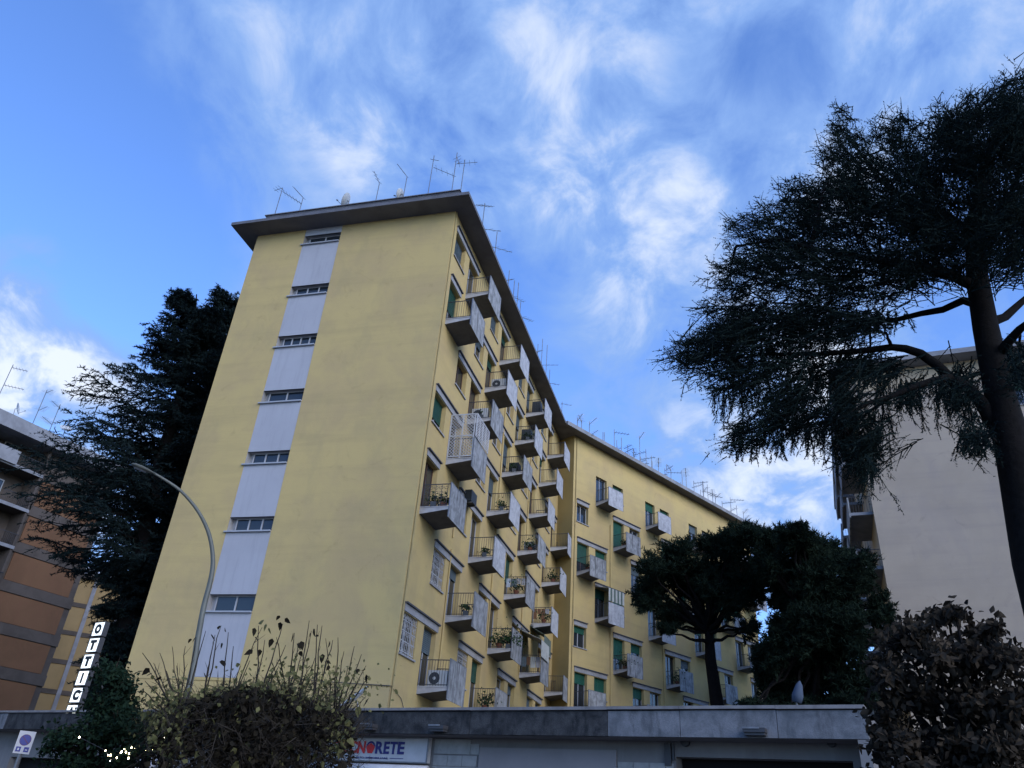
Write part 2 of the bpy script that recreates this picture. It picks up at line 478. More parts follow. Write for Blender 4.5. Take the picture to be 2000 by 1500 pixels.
def balcony(root, o, u, x, z, L, dirty=False, scroll=False):
    if L not in BAL:
        s, r, p, f = balcony_meshes(L); BAL[L] = (s, r, p.mesh('front_panel', M_PAN), p.mesh('front_panel', M_PAN2), f)
    s, r, p1, p2, f = BAL[L]
    bo = link('balcony', s, root, fr(o, u, x, 0, z) - root.location, rz(u))
    if not scroll:
        link('railing', r, bo, (.03, 0, 0)); link('railing', r, bo, (L - .03, 0, 0))
    else:
        def sm():
            mb = MB()
            for xx in (0,):
                mb.box(xx - .015, xx + .015, -1.2, -.01, 1.17, 1.20); mb.box(xx - .01, xx + .01, -1.2, -.01, .29, .31)
                for i in range(5):
                    y = -.08 - i * .25; mb.box(xx - .008, xx + .008, y - .008, y + .008, .235, 1.17)
                for i in range(5):
                    for j in range(4):
                        cy, cz, r_ = -.17 - i * .215, .42 + j * .21, .10
                        mb.tube([(xx, cy + r_ * (.35 + .65 * k / 9) * math.cos(k * .75), cz + r_ * (.35 + .65 * k / 9) * math.sin(k * .75)) for k in range(10)], .009, 4)
            return mb.mesh('railing', M_IRON)
        link('railing', cached(('scr', L), sm), bo, (.03, 0, 0)); link('railing', r, bo, (L - .03, 0, 0))
    link('front_panel', p2 if dirty else p1, bo)
    link('panel_frame', f, bo)
    return bo


def lintel_part(root, o, u, xa, xb, z):
    def fn():
        mb = MB(); w = xb - xa
        mb.cur = 0; mb.box(0, w, -.05, -.004, 0, .27); mb.cur = 1; mb.box(-.03, w + .03, -.13, -.004, .27, .33)
        return mb.mesh('lintel', [M_TRIM, M_DTRIM])
    link('lintel', cached(('li', round(xb - xa, 2)), fn), root, fr(o, u, xa, 0, z) - root.location, rz(u))


apt = empty('apartment_building', 'long yellow apartment block with a pale stairwell stripe on its end wall and staggered balconies', 'apartment building', (P0.x, P0.y, 0))
ZS = [5.78, 8.93, 12.17, 15.28, 18.36, 21.36, 24.36]
ST = [2.45, 4.62, .47, 2.62, 4.75, .52, 2.62]
PER = 6.36
ZTOP = 27.75
holesB = []; itemsB = []
for k in range(7):
    z = ZS[k]; T = z + 2.47
    n = -1
    while True:
        s = ST[k] + n * PER * (1 + 0.0); n += 1
        if s > 25: break
        wx = s - 2.13
        if wx > .1 and wx + 1.45 < 25.6:
            holesB.append((wx, wx + 1.45, T - 1.45, T)); itemsB.append(('w', wx, k, T))
        if s > .1 and s + 1.4 < 25.6:
            holesB.append((s, s + 1.4, z + .24, T)); itemsB.append(('d', s, k, T))
        if s < .1: continue
        a = max(wx, .1) if wx > 0 else s
        e = min(s + 1.45, 25.6)
        if s > 25.6 - 1.4: e = wx + 1.5
        if e > a + .5: lintel_part(apt, P0, U2, a - .03, e + .03, T + .03)
me = facade_mesh(25.75, 0, ZTOP, holesB).mesh('wall', M_YEL)
link('wall', me, apt, P0 - apt.location, rz(U2))

R2 = random.Random(5)
THINGS_ON = []
for (t, x, k, T) in itemsB:
    near = x < 5
    if t == 'w':
        gr = (x < 4.5 and k in (0, 1)) or (6 < x < 11 and k == 0)
        q = R2.random()
        if k == 6: opening(apt, P0, U2, x, T - 1.45, 1.45, 1.45, 1, M_FRAME, .999, M_GREYSH)
        elif gr: opening(apt, P0, U2, x, T - 1.45, 1.45, 1.45, 2, M_FRAME, 0, None, grille=True)
        elif q < .45: opening(apt, P0, U2, x, T - 1.45, 1.45, 1.45, 2, M_FRAME, round(R2.choice([.3, .5, .7]), 1), R2.choice([M_GREYSH, M_DGREEN]))
        else: opening(apt, P0, U2, x, T - 1.45, 1.45, 1.45, 2, R2.choice([M_FRAME, M_GFRAME, M_BROWN]))
    else:
        q = R2.random()
        opening(apt, P0, U2, x, ZS[k] + .25, 1.4, T - ZS[k] - .25, 2, R2.choice([M_FRAME, M_GFRAME, M_BROWN, M_GFRAME]), 0 if q < .45 else round(R2.choice([.2, .4, .6]), 1), R2.choice([M_GREYSH, M_DGREEN, M_GREYSH]), name='balcony_door', sill=False)
        balcony(apt, P0, U2, x, ZS[k], 1.9, dirty=(k <= 1 or R2.random() < .2), scroll=(k == 2 and x < 1))

# end wall with the stairwell stripe
LEFT = P0 - U1 * WEND
sx0, sx1 = WEND - 8.17, WEND - 6.10       # stripe, measured from the left edge
WT = [(26.7, 27.32), (23.4, 24.05), (20.4, 21.07), (17.4, 18.07), (14.37, 15.0), (11.35, 12.0), (8.1, 8.8)]
holes = [(sx0, sx1, 5.72, ZTOP)]
mb = MB()
mb.quad((0, 0, 5.71), (sx0, 0, 5.71), (sx0, 0, ZTOP), (0, 0, ZTOP))
mb.quad((sx1, 0, 5.71), (WEND, 0, 5.71), (WEND, 0, ZTOP), (sx1, 0, ZTOP))
mb.quad((sx0, 0, 5.71), (sx0, .03, 5.71), (sx0, .03, ZTOP), (sx0, 0, ZTOP)); mb.quad((sx1, .03, 5.71), (sx1, 0, 5.71), (sx1, 0, ZTOP), (sx1, .03, ZTOP))
mb.quad((0, -.02, 0), (WEND, -.02, 0), (WEND, -.02, 5.62), (0, -.02, 5.62)); mb.quad((0, -.02, 5.62), (WEND, -.02, 5.62), (WEND, 0, 5.71), (0, 0, 5.71))
link('wall', mb.mesh('wall', M_YEL), apt, LEFT - apt.location, rz(U1))
prev = ZTOP
for i, (a, c) in enumerate(WT):
    link('panel', MB().box(sx0 + .005, sx1 - .005, .012, .1, c, prev).mesh('panel', M_WHT), apt, LEFT - apt.location, rz(U1))
    prev = a
    # recess box
    r = MB(); d = .30; xa, xb = sx0 + .005, sx1 - .005
    r.quad((xa, .012, a), (xa, d, a), (xa, d, c), (xa, .012, c)); r.quad((xb, d, a), (xb, .012, a), (xb, .012, c), (xb, d, c))
    r.quad((xa, d, c), (xb, d, c), (xb, .012, c), (xa, .012, c)); r.quad((xa, .012, a), (xb, .012, a), (xb, d, a), (xa, d, a)); r.quad((xa, d, a), (xb, d, a), (xb, d, c), (xa, d, c))
    link('window_recess', r.mesh('window_recess', M_TRIM), apt, LEFT - apt.location, rz(U1))
    lv = [2, 3, 4, 2, 3, 3, 2][i]
    w = link('window', frame_mb(xb - xa - .22, c - a - .04, lv, .045).mesh('window', M_FRAME), apt, fr(LEFT, U1, xa + .2, .27, a + .04) - apt.location, rz(U1))
    ww = (xb - xa - .22) / lv
    for j in range(lv):
        link('pane', cached(('pn', lv, i), lambda: MB().box(.035, ww - .035, -.02, -.01, .04, c - a - .08).mesh('pane', M_GLASS)), w, (j * ww, 0, 0))
    link('sill', MB().box(-.28, xb - xa - .2, -.36, -.05, -.06, 0).mesh('sill', M_GFRAME), w)
link('panel', MB().box(sx0 + .005, sx1 - .005, .012, .1, 5.72, prev).mesh('panel', M_WHT), apt, LEFT - apt.location, rz(U1))
link('ledge', MB().box(-.03, WEND + .03, -.05, -.022, 5.60, 5.68).mesh('ledge', M_YEL), apt, LEFT - apt.location, rz(U1))

# return wall, wing, roof
B2 = 11.0
n2 = perp_in(U2); n3 = perp_in(U3)
RT = Vector((Q0.x, Q0.y, 0)); REND = Q0 + n3 * 3.0
mb = MB(); mb.quad(REND, RT, RT + Vector((0, 0, ZTOP)), REND + Vector((0, 0, ZTOP)))
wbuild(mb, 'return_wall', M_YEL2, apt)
WL = 25.5
SW = [2.6, .58, -1.6, 2.6, .57, -1.58, 2.6]; TW = [7.8, 10.72, 13.68, 16.75, 19.53, 22.4, 25.33]; PW = 6.27
holesW = []; itemsW = []
for k in range(7):
    T = TW[k]; n = 0
    while True:
        s = SW[k] + n * PW; n += 1
        if s > WL: break
        wx = s + 2.03
        if s > .2 and s + 1.3 < WL - .1: holesW.append((s, s + 1.3, T - 2.2, T)); itemsW.append(('d', s, k, T))
        if wx > .2 and wx + 1.3 < WL - .1: holesW.append((wx, wx + 1.3, T - 1.35, T)); itemsW.append(('w', wx, k, T))
        a = s if s > .2 else wx; e = wx + 1.3 if wx + 1.3 < WL - .1 else s + 1.3
        if k < 6 and e < WL: lintel_part(apt, Q0, U3, a - .03, e + .03, T + .03)
link('wall', facade_mesh(WL, 0, ZTOP, holesW).mesh('wall', M_YEL), apt, Q0 - apt.location, rz(U3))
R3 = random.Random(9)
for (t, x, k, T) in itemsW:
    sm_ = R3.choice([M_GREEN, M_GREEN, M_DGREEN, M_GREYSH])
    if t == 'w':
        opening(apt, Q0, U3, x, T - 1.35, 1.3, 1.35, 2, M_FRAME if R3.random() < .7 else M_GFRAME, round(R3.choice([0, .4, .8, .9]), 1) if not (k == 2 and x < 1) else .3, sm_)
    else:
        opening(apt, Q0, U3, x, T - 2.19, 1.3, 2.19, 2, R3.choice([M_FRAME, M_GFRAME, M_BROWN]), round(R3.choice([0, .3, .6, .9]), 1), sm_, name='balcony_door', sill=False)
        balcony(apt, Q0, U3, x, T - 2.42, 1.68, dirty=(k <= 2 or R3.random() < .4))

# hidden sides
mb = MB()
bl = P0 - U1 * WEND
bl2 = E0 + n2 * B2
w2 = Q0 + U3 * WL; w3 = w2 + n3 * B2; w4 = Q0 + n3 * B2
zt = Vector((0, 0, ZTOP))
for a, c in ((bl2, bl), (w2, w3), (w3, w4 + U3 * -2), (w4 + U3 * -2, bl2)): mb.quad(a, c, c + zt, a + zt)
wbuild(mb, 'rear_wall', M_YEL, apt)


def isect(p, d, q, e):
    det = d.x * (-e.y) + e.x * d.y
    t = ((q.x - p.x) * (-e.y) + e.x * (q.y - p.y)) / det
    return p + d * t


# roof slab outline with its overhang
fo = -U2 * 1.02
cr = isect(P0 + fo, U1, P0 - n2 * 1.0, U2)
cl_ = isect(P0 + fo, U1, LEFT - U1 * .98, U2)
J = isect(P0 - n2 * 1.0, U2, Q0 - n3 * .82, U3)
wr = Q0 - n3 * .82 + U3 * (WL + .8); wb = Q0 + n3 * (B2 + .8) + U3 * (WL + .8)
Jb = isect(wb, U3, LEFT - U1 * .98, U2)
outl = [cl_, cr, J, wr, wb, Jb]
mb = MB()
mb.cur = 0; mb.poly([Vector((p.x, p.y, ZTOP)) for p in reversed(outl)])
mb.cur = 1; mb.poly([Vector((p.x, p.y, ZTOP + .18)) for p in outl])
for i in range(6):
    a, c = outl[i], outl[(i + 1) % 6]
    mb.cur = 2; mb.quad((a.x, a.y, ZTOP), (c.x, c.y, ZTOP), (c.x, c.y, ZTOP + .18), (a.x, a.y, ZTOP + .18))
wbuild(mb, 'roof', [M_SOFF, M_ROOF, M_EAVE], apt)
ZR = ZTOP + .18
# gutter along the far wing and the balcony side
mb = MB()
a = J - n3 * .12 + U3 * .12; c = wr - n3 * .12
mb.hexa([Vector((*q.xy, z)) for z in (ZTOP - .10, ZTOP + .21) for q in (a, c, c + n3 * .118, a + n3 * .118)])
wbuild(mb, 'gutter', M_CONCL, apt)
mb = MB()
a = fr(LEFT, U1, .75, -.62, 0); c = fr(LEFT, U1, WEND + .35, -.62, 0)
mb.hexa([Vector((*q.xy, z)) for z, e in ((ZR, 0), (ZR + .42, -.12)) for q in (a - U2 * -e, c - U2 * -e, c + U2 * .5, a + U2 * .5)])
mb.cur = 1; a2 = fr(LEFT, U1, .70, -.80, 0); c2 = fr(LEFT, U1, WEND + .42, -.80, 0)
mb.hexa([Vector((*q.xy, z)) for z in (ZR + .421, ZR + .47) for q in (a2, c2, c2 + U2 * .8, a2 + U2 * .8)])
wbuild(mb, 'roof_kerb', [M_EAVE, M_SOFF], apt)

# drain pipes and cables on the walls
for (o, u, x, z0, z1) in ((P0, U2, .09, 0, ZTOP), (P0, U2, 4.42, 6, 12.0), (P0, U2, 4.42, 12.5, 17.6), (P0, U2, 10.75, 9, 24), (P0, U2, 17.1, 9, 24), (Q0, U3, 4.3, 6, 21.9), (Q0, U3, 10.6, 6, 24), (Q0, U3, .25, 0, ZTOP)):
    mb = MB(); mb.tube([fr(o, u, x, -.05, z0), fr(o, u, x, -.05, z1 - .02)], .035 if z0 else .03, 6)
    wbuild(mb, 'drain_pipe', M_YEL if z0 else M_WALLIN, apt)
mb = MB()
mb.tube([fr(P0, U2, .0, -.03, 5.6), fr(P0, U2, 1.0, -.03, 5.35), fr(P0, U2, 1.7, -.03, 4.8), fr(P0, U2, 2.6, -.03, 4.6)], .012, 4)
mb.tube([fr(LEFT, U1, 7.0, -.07, 5.75), fr(LEFT, U1, 9, -.07, 5.66), fr(LEFT, U1, WEND + .02, -.07, 5.6)], .012, 4)
wbuild(mb, 'cable', M_DTRIM, apt)

# trellis on one balcony
tb = None
for o in [o for o in apt.children if o.name.startswith('balcony') and not o.name.startswith('balcony_door')]:
    lp = o.location + apt.location
    if (lp - fr(P0, U2, 2.62, 0, ZS[3])).length < .1: tb = o


def lattice(mb, org, dx, w, h, step=.15, t=.012, off=0.):
    """diagonal bars inside a w x h rectangle spanned by dx and z"""
    org = Vector(org); dx = Vector(dx).normalized(); nrm = dx.cross(Vector((0, 0, 1)))
    for sgn in (1, -1):
        c = -h if sgn == 1 else 0
        while c < (w if sgn == 1 else w + h):
            pts = []
            # line x = c + sgn*z
            z_a, z_b = 0., h
            if sgn == 1: z_a = max(0, -c); z_b = min(h, w - c)
            else: z_a = max(0, c - w); z_b = min(h, c)
            if z_b > z_a + .02:
                p = org + dx * (c + sgn * z_a) + Vector((0, 0, z_a)) + nrm * (.006 * sgn + off); q = org + dx * (c + sgn * z_b) + Vector((0, 0, z_b)) + nrm * (.006 * sgn + off)
                mb.tube([p, q], t, 4)
            c += step


mb = MB()
lattice(mb, (.02, -1.18, .3), (0, 1, 0), 1.15, 2.1)
lattice(mb, (.02, -1.27, 1.27), (1, 0, 0), 1.86, 1.1)
for z in (.3, 1.3, 2.38): mb.box(.0, .04, -1.2, -.02, z, z + .05)
for y in (-1.2, -.64, -.06): mb.box(.0, .045, y, y + .05, .24, 2.4)
mb.box(0, 1.92, -1.29, -1.25, 2.36, 2.42); mb.box(1.86, 1.92, -1.29, -1.25, 1.27, 2.36); mb.box(0, .06, -1.29, -1.25, 1.27, 2.36)
for i in range(1, 4): mb.box(.46 * i, .46 * i + .04, -1.29, -1.25, 1.27, 2.36)
link('trellis', mb.mesh('trellis', M_TRELLIS), tb, label='white diagonal trellis screening this balcony')


# ------------------------------------------------------------------ vectorised foliage
def nrm(a): return a / np.maximum(np.linalg.norm(a, axis=-1, keepdims=True), 1e-9)


def spawn(base, d, ln, n, ang=(.6, 1.0), flat=.35, droop=.0, ratio=(.35, .6), taper=.6, t0=.12, bend=.25):
    """n children along every parent axis"""
    P = len(ln)
    t = (np.arange(n)[None, :] + RNG.random((P, n))) / n * (1 - t0) + t0
    bd = np.repeat(base[:, None], n, 1); dd = np.repeat(d[:, None], n, 1); L = ln[:, None, None]
    pos = bd + dd * t[..., None] * L; pos[..., 2] -= bend * (t ** 2) * ln[:, None]
    up = np.array([0, 0, 1.]); side = nrm(np.cross(dd, up) + 1e-6)
    sg = np.where((np.arange(n)[None, :] + RNG.integers(0, 2, (P, 1))) % 2 == 0, 1., -1.)
    a = RNG.uniform(ang[0], ang[1], (P, n))[..., None]
    v = RNG.normal(0, flat, (P, n, 1))
    side = nrm(side * sg[..., None] + np.cross(side, dd) * v)
    dirn = dd * np.cos(a) + side * np.sin(a); dirn[..., 2] -= droop * RNG.uniform(.4, 1.6, (P, n))
    dirn = nrm(dirn)
    l2 = ln[:, None] * RNG.uniform(ratio[0], ratio[1], (P, n)) * (1 - taper * t)
    return pos.reshape(-1, 3), dirn.reshape(-1, 3), l2.reshape(-1)


def ribbons(base, d, ln, w, bend=0.):
    """thin bent triangles-strips, one per axis (two triangles + tip)"""
    N = len(ln); r = nrm(np.cross(d, nrm(RNG.normal(size=(N, 3)))))
    ww = (w if np.ndim(w) else np.full(N, w))[:, None]
    mid = base + d * (ln * .5)[:, None]; tip = base + d * ln[:, None]
    mid[:, 2] -= bend * .25 * ln; tip[:, 2] -= bend * ln
    v = np.stack([base - r * ww, base + r * ww, mid + r * ww * .7, mid - r * ww * .7, tip], 1).reshape(-1, 3)
    i = np.arange(N)[:, None] * 5
    f = np.concatenate([i + np.array([[0, 1, 2]]), i + np.array([[0, 2, 3]]), i + np.array([[3, 2, 4]])], 0)
    return v, f


def needles(base, d, ln, m, nl, nw, spread=.75, bend=.0):
    """m needle clumps (one triangle each) along every twig"""
    N = len(ln)
    t = RNG.uniform(.05, 1.05, (N, m))
    dd = np.repeat(d[:, None], m, 1)
    p = base[:, None] + dd * (t * ln[:, None])[..., None]; p[..., 2] -= bend * t ** 2 * ln[:, None]
    q = nrm(dd * RNG.uniform(.3, 1., (N, m, 1)) + nrm(RNG.normal(size=(N, m, 3))) * spread)
    q = q.reshape(-1, 3); p = p.reshape(-1, 3)
    s = nrm(np.cross(q, nrm(RNG.normal(size=q.shape))))
    L = nl * RNG.uniform(.6, 1.3, (len(q), 1)); W = nw * RNG.uniform(.6, 1.3, (len(q), 1))
    v = np.stack([p - s * W, p + s * W, p + q * L], 1).reshape(-1, 3)
    return v, np.arange(len(v)).reshape(-1, 3)


def leaves(p, d, size, narrow=.55):
    """pointed leaves: four triangles folded along the midrib"""
    N = len(p); s = nrm(np.cross(d, nrm(RNG.normal(size=(N, 3))))); n = np.cross(d, s)
    S = size[:, None]
    a = p; m = p + d * S * .45 + n * S * .05; tip = p + d * S
    l = p + d * S * .38 + s * S * narrow * .55 - n * S * .06; r = p + d * S * .38 - s * S * narrow * .55 - n * S * .06
    l2 = p + d * S * .72 + s * S * narrow * .33 - n * S * .03; r2 = p + d * S * .72 - s * S * narrow * .33 - n * S * .03
    v = np.stack([a, l, l2, tip, r2, r, m], 1).reshape(-1, 3)
    i = np.arange(N)[:, None] * 7
    f = np.concatenate([i + np.array([q]) for q in ((0, 6, 1), (1, 6, 2), (2, 6, 3), (3, 6, 4), (4, 6, 5), (5, 6, 0))], 0)
    return v, f


def npmesh(name, parts, m):
    vs, fs, o = [], [], 0
    for v, f in parts:
        vs.append(v); fs.append(f + o); o += len(v)
    v = np.concatenate(vs).astype(np.float32); f = np.concatenate(fs).astype(np.int32)
    me = bpy.data.meshes.new(name)
    me.vertices.add(len(v)); me.vertices.foreach_set('co', v.ravel())
    me.loops.add(f.size); me.loops.foreach_set('vertex_index', f.ravel())
    me.polygons.add(len(f)); me.polygons.foreach_set('loop_start', np.arange(0, f.size, 3, dtype=np.int32))
    me.polygons.foreach_set('loop_total', np.full(len(f), 3, dtype=np.int32))
    me.materials.append(m); me.update(); me.validate(); return me


def curve(a, c, sag=0., n=8, wob=.0):
    a, c = Vector(a), Vector(c); L = (c - a).length; out = []
    for i in range(n):
        t = i / (n - 1)
        p = a.lerp(c, t); p.z += sag * L * (t - t * t) * 4 * .25
        if 0 < i < n - 1: p += Vector((random.gauss(0, 1), random.gauss(0, 1), random.gauss(0, 1))) * wob * L
        out.append(p)
    return out


def A3(v): return np.array([v[0], v[1], v[2]], float)


# ---- left cedar -------------------------------------------------------------
def left_cedar(D, trp, label, seed, right, wide):
    base = at(*trp[0], D); base.z = 0
    tr = [at(x, y, D) for x, y in trp]
    pts = [base] + tr
    root = empty('cedar_tree', label, 'tree', base)
    mb = MB(); mb.tube(pts, [.62, .5, .36, .24, .12, .03], 9)
    wbuild(mb, 'trunk', M_BARK, root, True)
    zt = tr[-1].z
    def onaxis(z):
        for i in range(len(pts) - 1):
            if pts[i].z <= z <= pts[i + 1].z:
                return pts[i].lerp(pts[i + 1], (z - pts[i].z) / (pts[i + 1].z - pts[i].z))
        return pts[-1]
    B, Dn, Ln = [], [], []
    z = 4.6; i = 0; rr = random.Random(seed)
    left = (-math.cos(math.radians(-25)), math.sin(math.radians(-25)))
    while z < zt - .3:
        f = (z - 4.6) / (zt - 4.6)
        Lmax = .6 + wide * (min(1, (1 - f) / .48)) ** 1.05
        if f < .27: Lmax = 1.2
        nb = 5 if f < .85 else 4
        for j in range(nb):
            az = rr.uniform(0, 6.283)
            h = Vector((math.cos(az), math.sin(az), 0))
            Lf = Lmax * rr.uniform(.55, 1.0)
            if h.dot(U1) > 0: Lf = min(Lf, right / max(.1, h.dot(U1)))
            a = onaxis(z + rr.uniform(-.12, .12))
            e = a + h * Lf + Vector((0, 0, Lf * rr.uniform(-.02, .22) * (1 if f > .35 else .3)))
            c = curve(a, e, rr.uniform(-.35, .1), 7, .015)
            wbuild(MB().tube(c, [max(.012, .11 * (1 - f * .6) * (1 - k / 7.)) for k in range(7)], 4), 'limb', M_BARK, root)
            for k in range(6):
                B.append(A3(c[k])); dv = c[k + 1] - c[k]; Ln.append(dv.length * 1.0); Dn.append(A3(dv.normalized()))
        z += .54 if f < .8 else .32; i += 1
    B, Dn, Ln = np.array(B), np.array(Dn), np.array(Ln)
    b1, d1, l1 = spawn(B, Dn, np.maximum(Ln, .45) * 1.6, 5, (.6, 1.1), .15, .22, (.5, 1.1), .25, .0, 0)
    b2, d2, l2 = spawn(b1, d1, l1, 5, (.5, .95), .5, .25, (.3, .55), .3, .1, .15)
    parts = [ribbons(b1, d1, l1, .035, .15), ribbons(b2, d2, l2, .030, .1), needles(b1, d1, l1, 14, .15, .022, .6, .15), needles(b2, d2, l2, 7, .14, .022, .7, 0)]
    parts = [(v - A3(base), f) for v, f in parts]
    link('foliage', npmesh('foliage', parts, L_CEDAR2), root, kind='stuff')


left_cedar(40., [(243, 1270), (300, 950), (350, 780), (378, 640), (384, 575)], 'dark conical cedar with layered branches left of the yellow block', 3, 2.9, 5.3)
left_cedar(47., [(262, 1270), (345, 950), (400, 780), (440, 640), (452, 572)], 'second cedar whose tip shows between the first cedar and the yellow wall', 6, 6.0, 4.2)


# ---- crown made of pads: irregular masses of sprays --------------------------
def pad_foliage(base, pads, hub, mat_, n1, n2c, n3m, nl, nw, flat=.3, droop=.15, hang=0., seed=0, ratio=(.4, .8), limbs=True, root=None, wid=.01, barkm=None, br_r=.05, hubs=None, out=None, nhole=True):
    from mathutils import noise as mnz
    rr = random.Random(seed); B, Dn, Ln = [], [], []
    for (c, rx, ry, rzz) in pads:
        hb = min(hubs, key=lambda h: (h - c).length) if hubs else hub
        cc = c.lerp(hb, .12)
        if limbs: wbuild(MB().tube(curve(hb, c, rr.uniform(-.1, .3), 7, .02), [br_r * (1 - .13 * k) for k in range(7)], 5), 'limb', barkm or M_BARK, root)
        vol = (rx * ry * rzz) ** (2 / 3.)
        N = int(n1 * vol) + 4; kk = nhole
        for i in range(N):
            v = Vector((rr.gauss(0, 1), rr.gauss(0, 1), rr.gauss(0, 1))).normalized()
            rad = rr.uniform(.35, 1.0) ** .6
            e = c + Vector((v.x * rx, v.y * ry, v.z * rzz)) * rad
            if nhole and mnz.noise(e * .75) + .4 * mnz.noise(e * 2.) < -.28: continue
            s = c + (e - c) * rr.uniform(0, .45) + (cc - c) * rr.uniform(0, .8)
            d = (e - s)
            if out: d = d + (c - out).normalized() * d.length * .8 + Vector((rr.gauss(0, .3), rr.gauss(0, .3), rr.gauss(.1, .25))) * d.length; d *= .8
            d.z -= hang * d.length
            B.append(A3(s)); Ln.append(max(.25, d.length)); Dn.append(A3(d.normalized()))
    B, Dn, Ln = np.array(B), np.array(Dn), np.array(Ln)
    b1, d1, l1 = spawn(B, Dn, Ln, n2c, (.4, 1.0), flat, droop, ratio, .45, .05, .1)
    parts = [ribbons(B, Dn, Ln, wid * 1.4, .1), ribbons(b1, d1, l1, wid, .1), needles(B, Dn, Ln, n3m, nl, nw, .7, .1), needles(b1, d1, l1, n3m, nl, nw, .7, .05)]
    parts = [(v - A3(base), f) for v, f in parts]
    link('foliage', npmesh('foliage', parts, mat_), root, kind='stuff')


def right_cedar():
    D = 18.
    k = 1 / F_PX
    base = at(2030, 1150, D); base.z = 0
    root = empty('cedar_tree', 'huge spreading cedar with a thick leaning trunk in front of the beige building', 'tree', base)
    T = lambda x, y, dd=0.: at(x, y, D + dd)
    mb = MB()
    tr = [base, T(2030, 1100), T(1985, 900), T(1950, 760), T(1925, 640), T(1908, 540), T(1905, 430), T(1925, 330), T(1950, 240)]
    mb.tube(tr, [.55, .47, .37, .30, .27, .24, .20, .13, .06], 14)
    wbuild(mb, 'trunk', M_BARK, root, True)
    limbs = [
        ([T(1965, 850), T(1920, 790, -.2), T(1860, 735, -.5), T(1800, 690, -.8), T(1740, 678, -1), T(1640, 690, -1), T(1540, 690, -1), T(1440, 700, -.8)], .17),
        ([T(1930, 640), T(1960, 620, .3), T(2030, 560, .8), T(2100, 500, 1.5)], .14),
        ([T(1945, 700), T(1990, 640, -.6), T(2060, 600, -1.2), T(2140, 560, -2)], .12),
        ([T(1915, 590), T(1880, 590, .5), T(1800, 610, 1.), T(1700, 630, 1.5), T(1600, 600, 2), T(1500, 590, 2)], .12),
        ([T(1910, 560), T(1860, 540, -.5), T(1780, 520, -1.), T(1650, 500, -1.5), T(1520, 470, -1.8), T(1440, 480, -1.8)], .14),
        ([T(1905, 470), T(1850, 420, .4), T(1760, 380, .8), T(1680, 330, 1.), T(1650, 290, 1.)], .12),
        ([T(1905, 450), T(1960, 400, .3), T(2050, 330, .5)], .12),
        ([T(1915, 360), T(1880, 300), T(1850, 260)], .08),
        ([T(1860, 735, -.5), T(1780, 760, -1.2), T(1700, 790, -1.8), T(1640, 820, -2), T(1540, 810, -2)], .09),
        ([T(1935, 720), T(1890, 740, 1.), T(1840, 760, 1.5)], .06),
        ([T(1970, 880), T(1930, 850, -.5), T(1890, 850, -1)], .05),
    ]
    hubs = []
    for pts, r in limbs:
        mb = MB(); n = len(pts)
        # refine
        q = []
        for i in range(n - 1):
            for t in (0, .5):
                p = pts[i].lerp(pts[i + 1], t)
                if q: p = p + Vector((random.gauss(0, .03), random.gauss(0, .03), random.gauss(0, .03)))
                q.append(p)
        q.append(pts[-1])
        mb.tube(q, [r * (1 - .85 * i / (len(q) - 1)) for i in range(len(q))], 8)
        wbuild(mb, 'limb', M_BARK, root, True)
        hubs += q[2:]
    hubs += tr[4:]
    PADS = [(1930, 250, 80, 70), (1995, 330, 90, 110), (1840, 330, 80, 70), (1730, 360, 80, 60), (1655, 320, 50, 65), (1620, 410, 80, 60), (1510, 450, 80, 50),
            (1740, 450, 90, 60), (1860, 430, 90, 60), (1980, 460, 90, 70), (1570, 520, 90, 55), (1450, 540, 60, 50), (1680, 540, 90, 45), (1800, 510, 70, 45), (1420, 625, 60, 45), (1390, 690, 70, 45),
            (1500, 650, 90, 55), (1600, 630, 80, 45), (1430, 745, 55, 35), (1530, 745, 70, 45), (1620, 720, 60, 35), (1455, 850, 45, 28), (1540, 820, 60, 35),
            (1650, 830, 50, 55), (1690, 885, 28, 40), (1715, 725, 40, 25), (1780, 765, 22, 22), (1700, 630, 40, 16),
            (1345, 690, 35, 28), (1880, 770, 30, 35), (1905, 850, 28, 30), (1745, 260, 45, 35), (1985, 190, 45, 50), (1560, 380, 45, 30), (1990, 720, 25, 50), (1640, 240, 14, 30), (1850, 250, 40, 40)]
    rr = random.Random(21); B, Dn, Ln = [], [], []
    from mathutils import noise as mnoise
    hub = at(1930, 620, D)
    area = sum(rx * ry for _, _, rx, ry in PADS)
    for (x, y, rx, ry) in PADS:
        for j in range(int(7400 * rx * ry / area) + 8):
            a = rr.uniform(0, 6.283); r = rr.random() ** .5 * 1.12; dd = rr.uniform(-2.8, 2.8)
            px_, py_ = x + rx * r * math.cos(a), y + ry * r * math.sin(a)
            e = at(px_, py_, D + dd)
            q = mnoise.noise(e * 1.1) + .5 * mnoise.noise(e * 2.6)
            edge = r > .8
            if q < -.24 and rr.random() < .9: continue
            if edge and rr.random() < .35: continue
            o_ = (e - hub); o_.z *= .6; o_.normalize()
            dv = o_ * .9 + Vector((rr.gauss(0, .45), rr.gauss(0, .45), rr.gauss(.12 if py_ < 560 else -.12, .3)))
            dv.normalize(); L = rr.uniform(.4, 1.0) if not edge else rr.uniform(.5, 1.5)
            B.append(A3(e - dv * L * .7)); Dn.append(A3(dv)); Ln.append(L)
    B, Dn, Ln = np.array(B), np.array(Dn), np.array(Ln)
    b1, d1, l1 = spawn(B, Dn, Ln, 9, (.5, .95), .45, .08, (.28, .5), .35, .02, .1)
    parts = [ribbons(B, Dn, Ln, .016, .1), ribbons(b1, d1, l1, .013, .05), needles(B, Dn, Ln, 22, .055, .013, .7, .1), needles(b1, d1, l1, 8, .05, .012, .7, .05)]
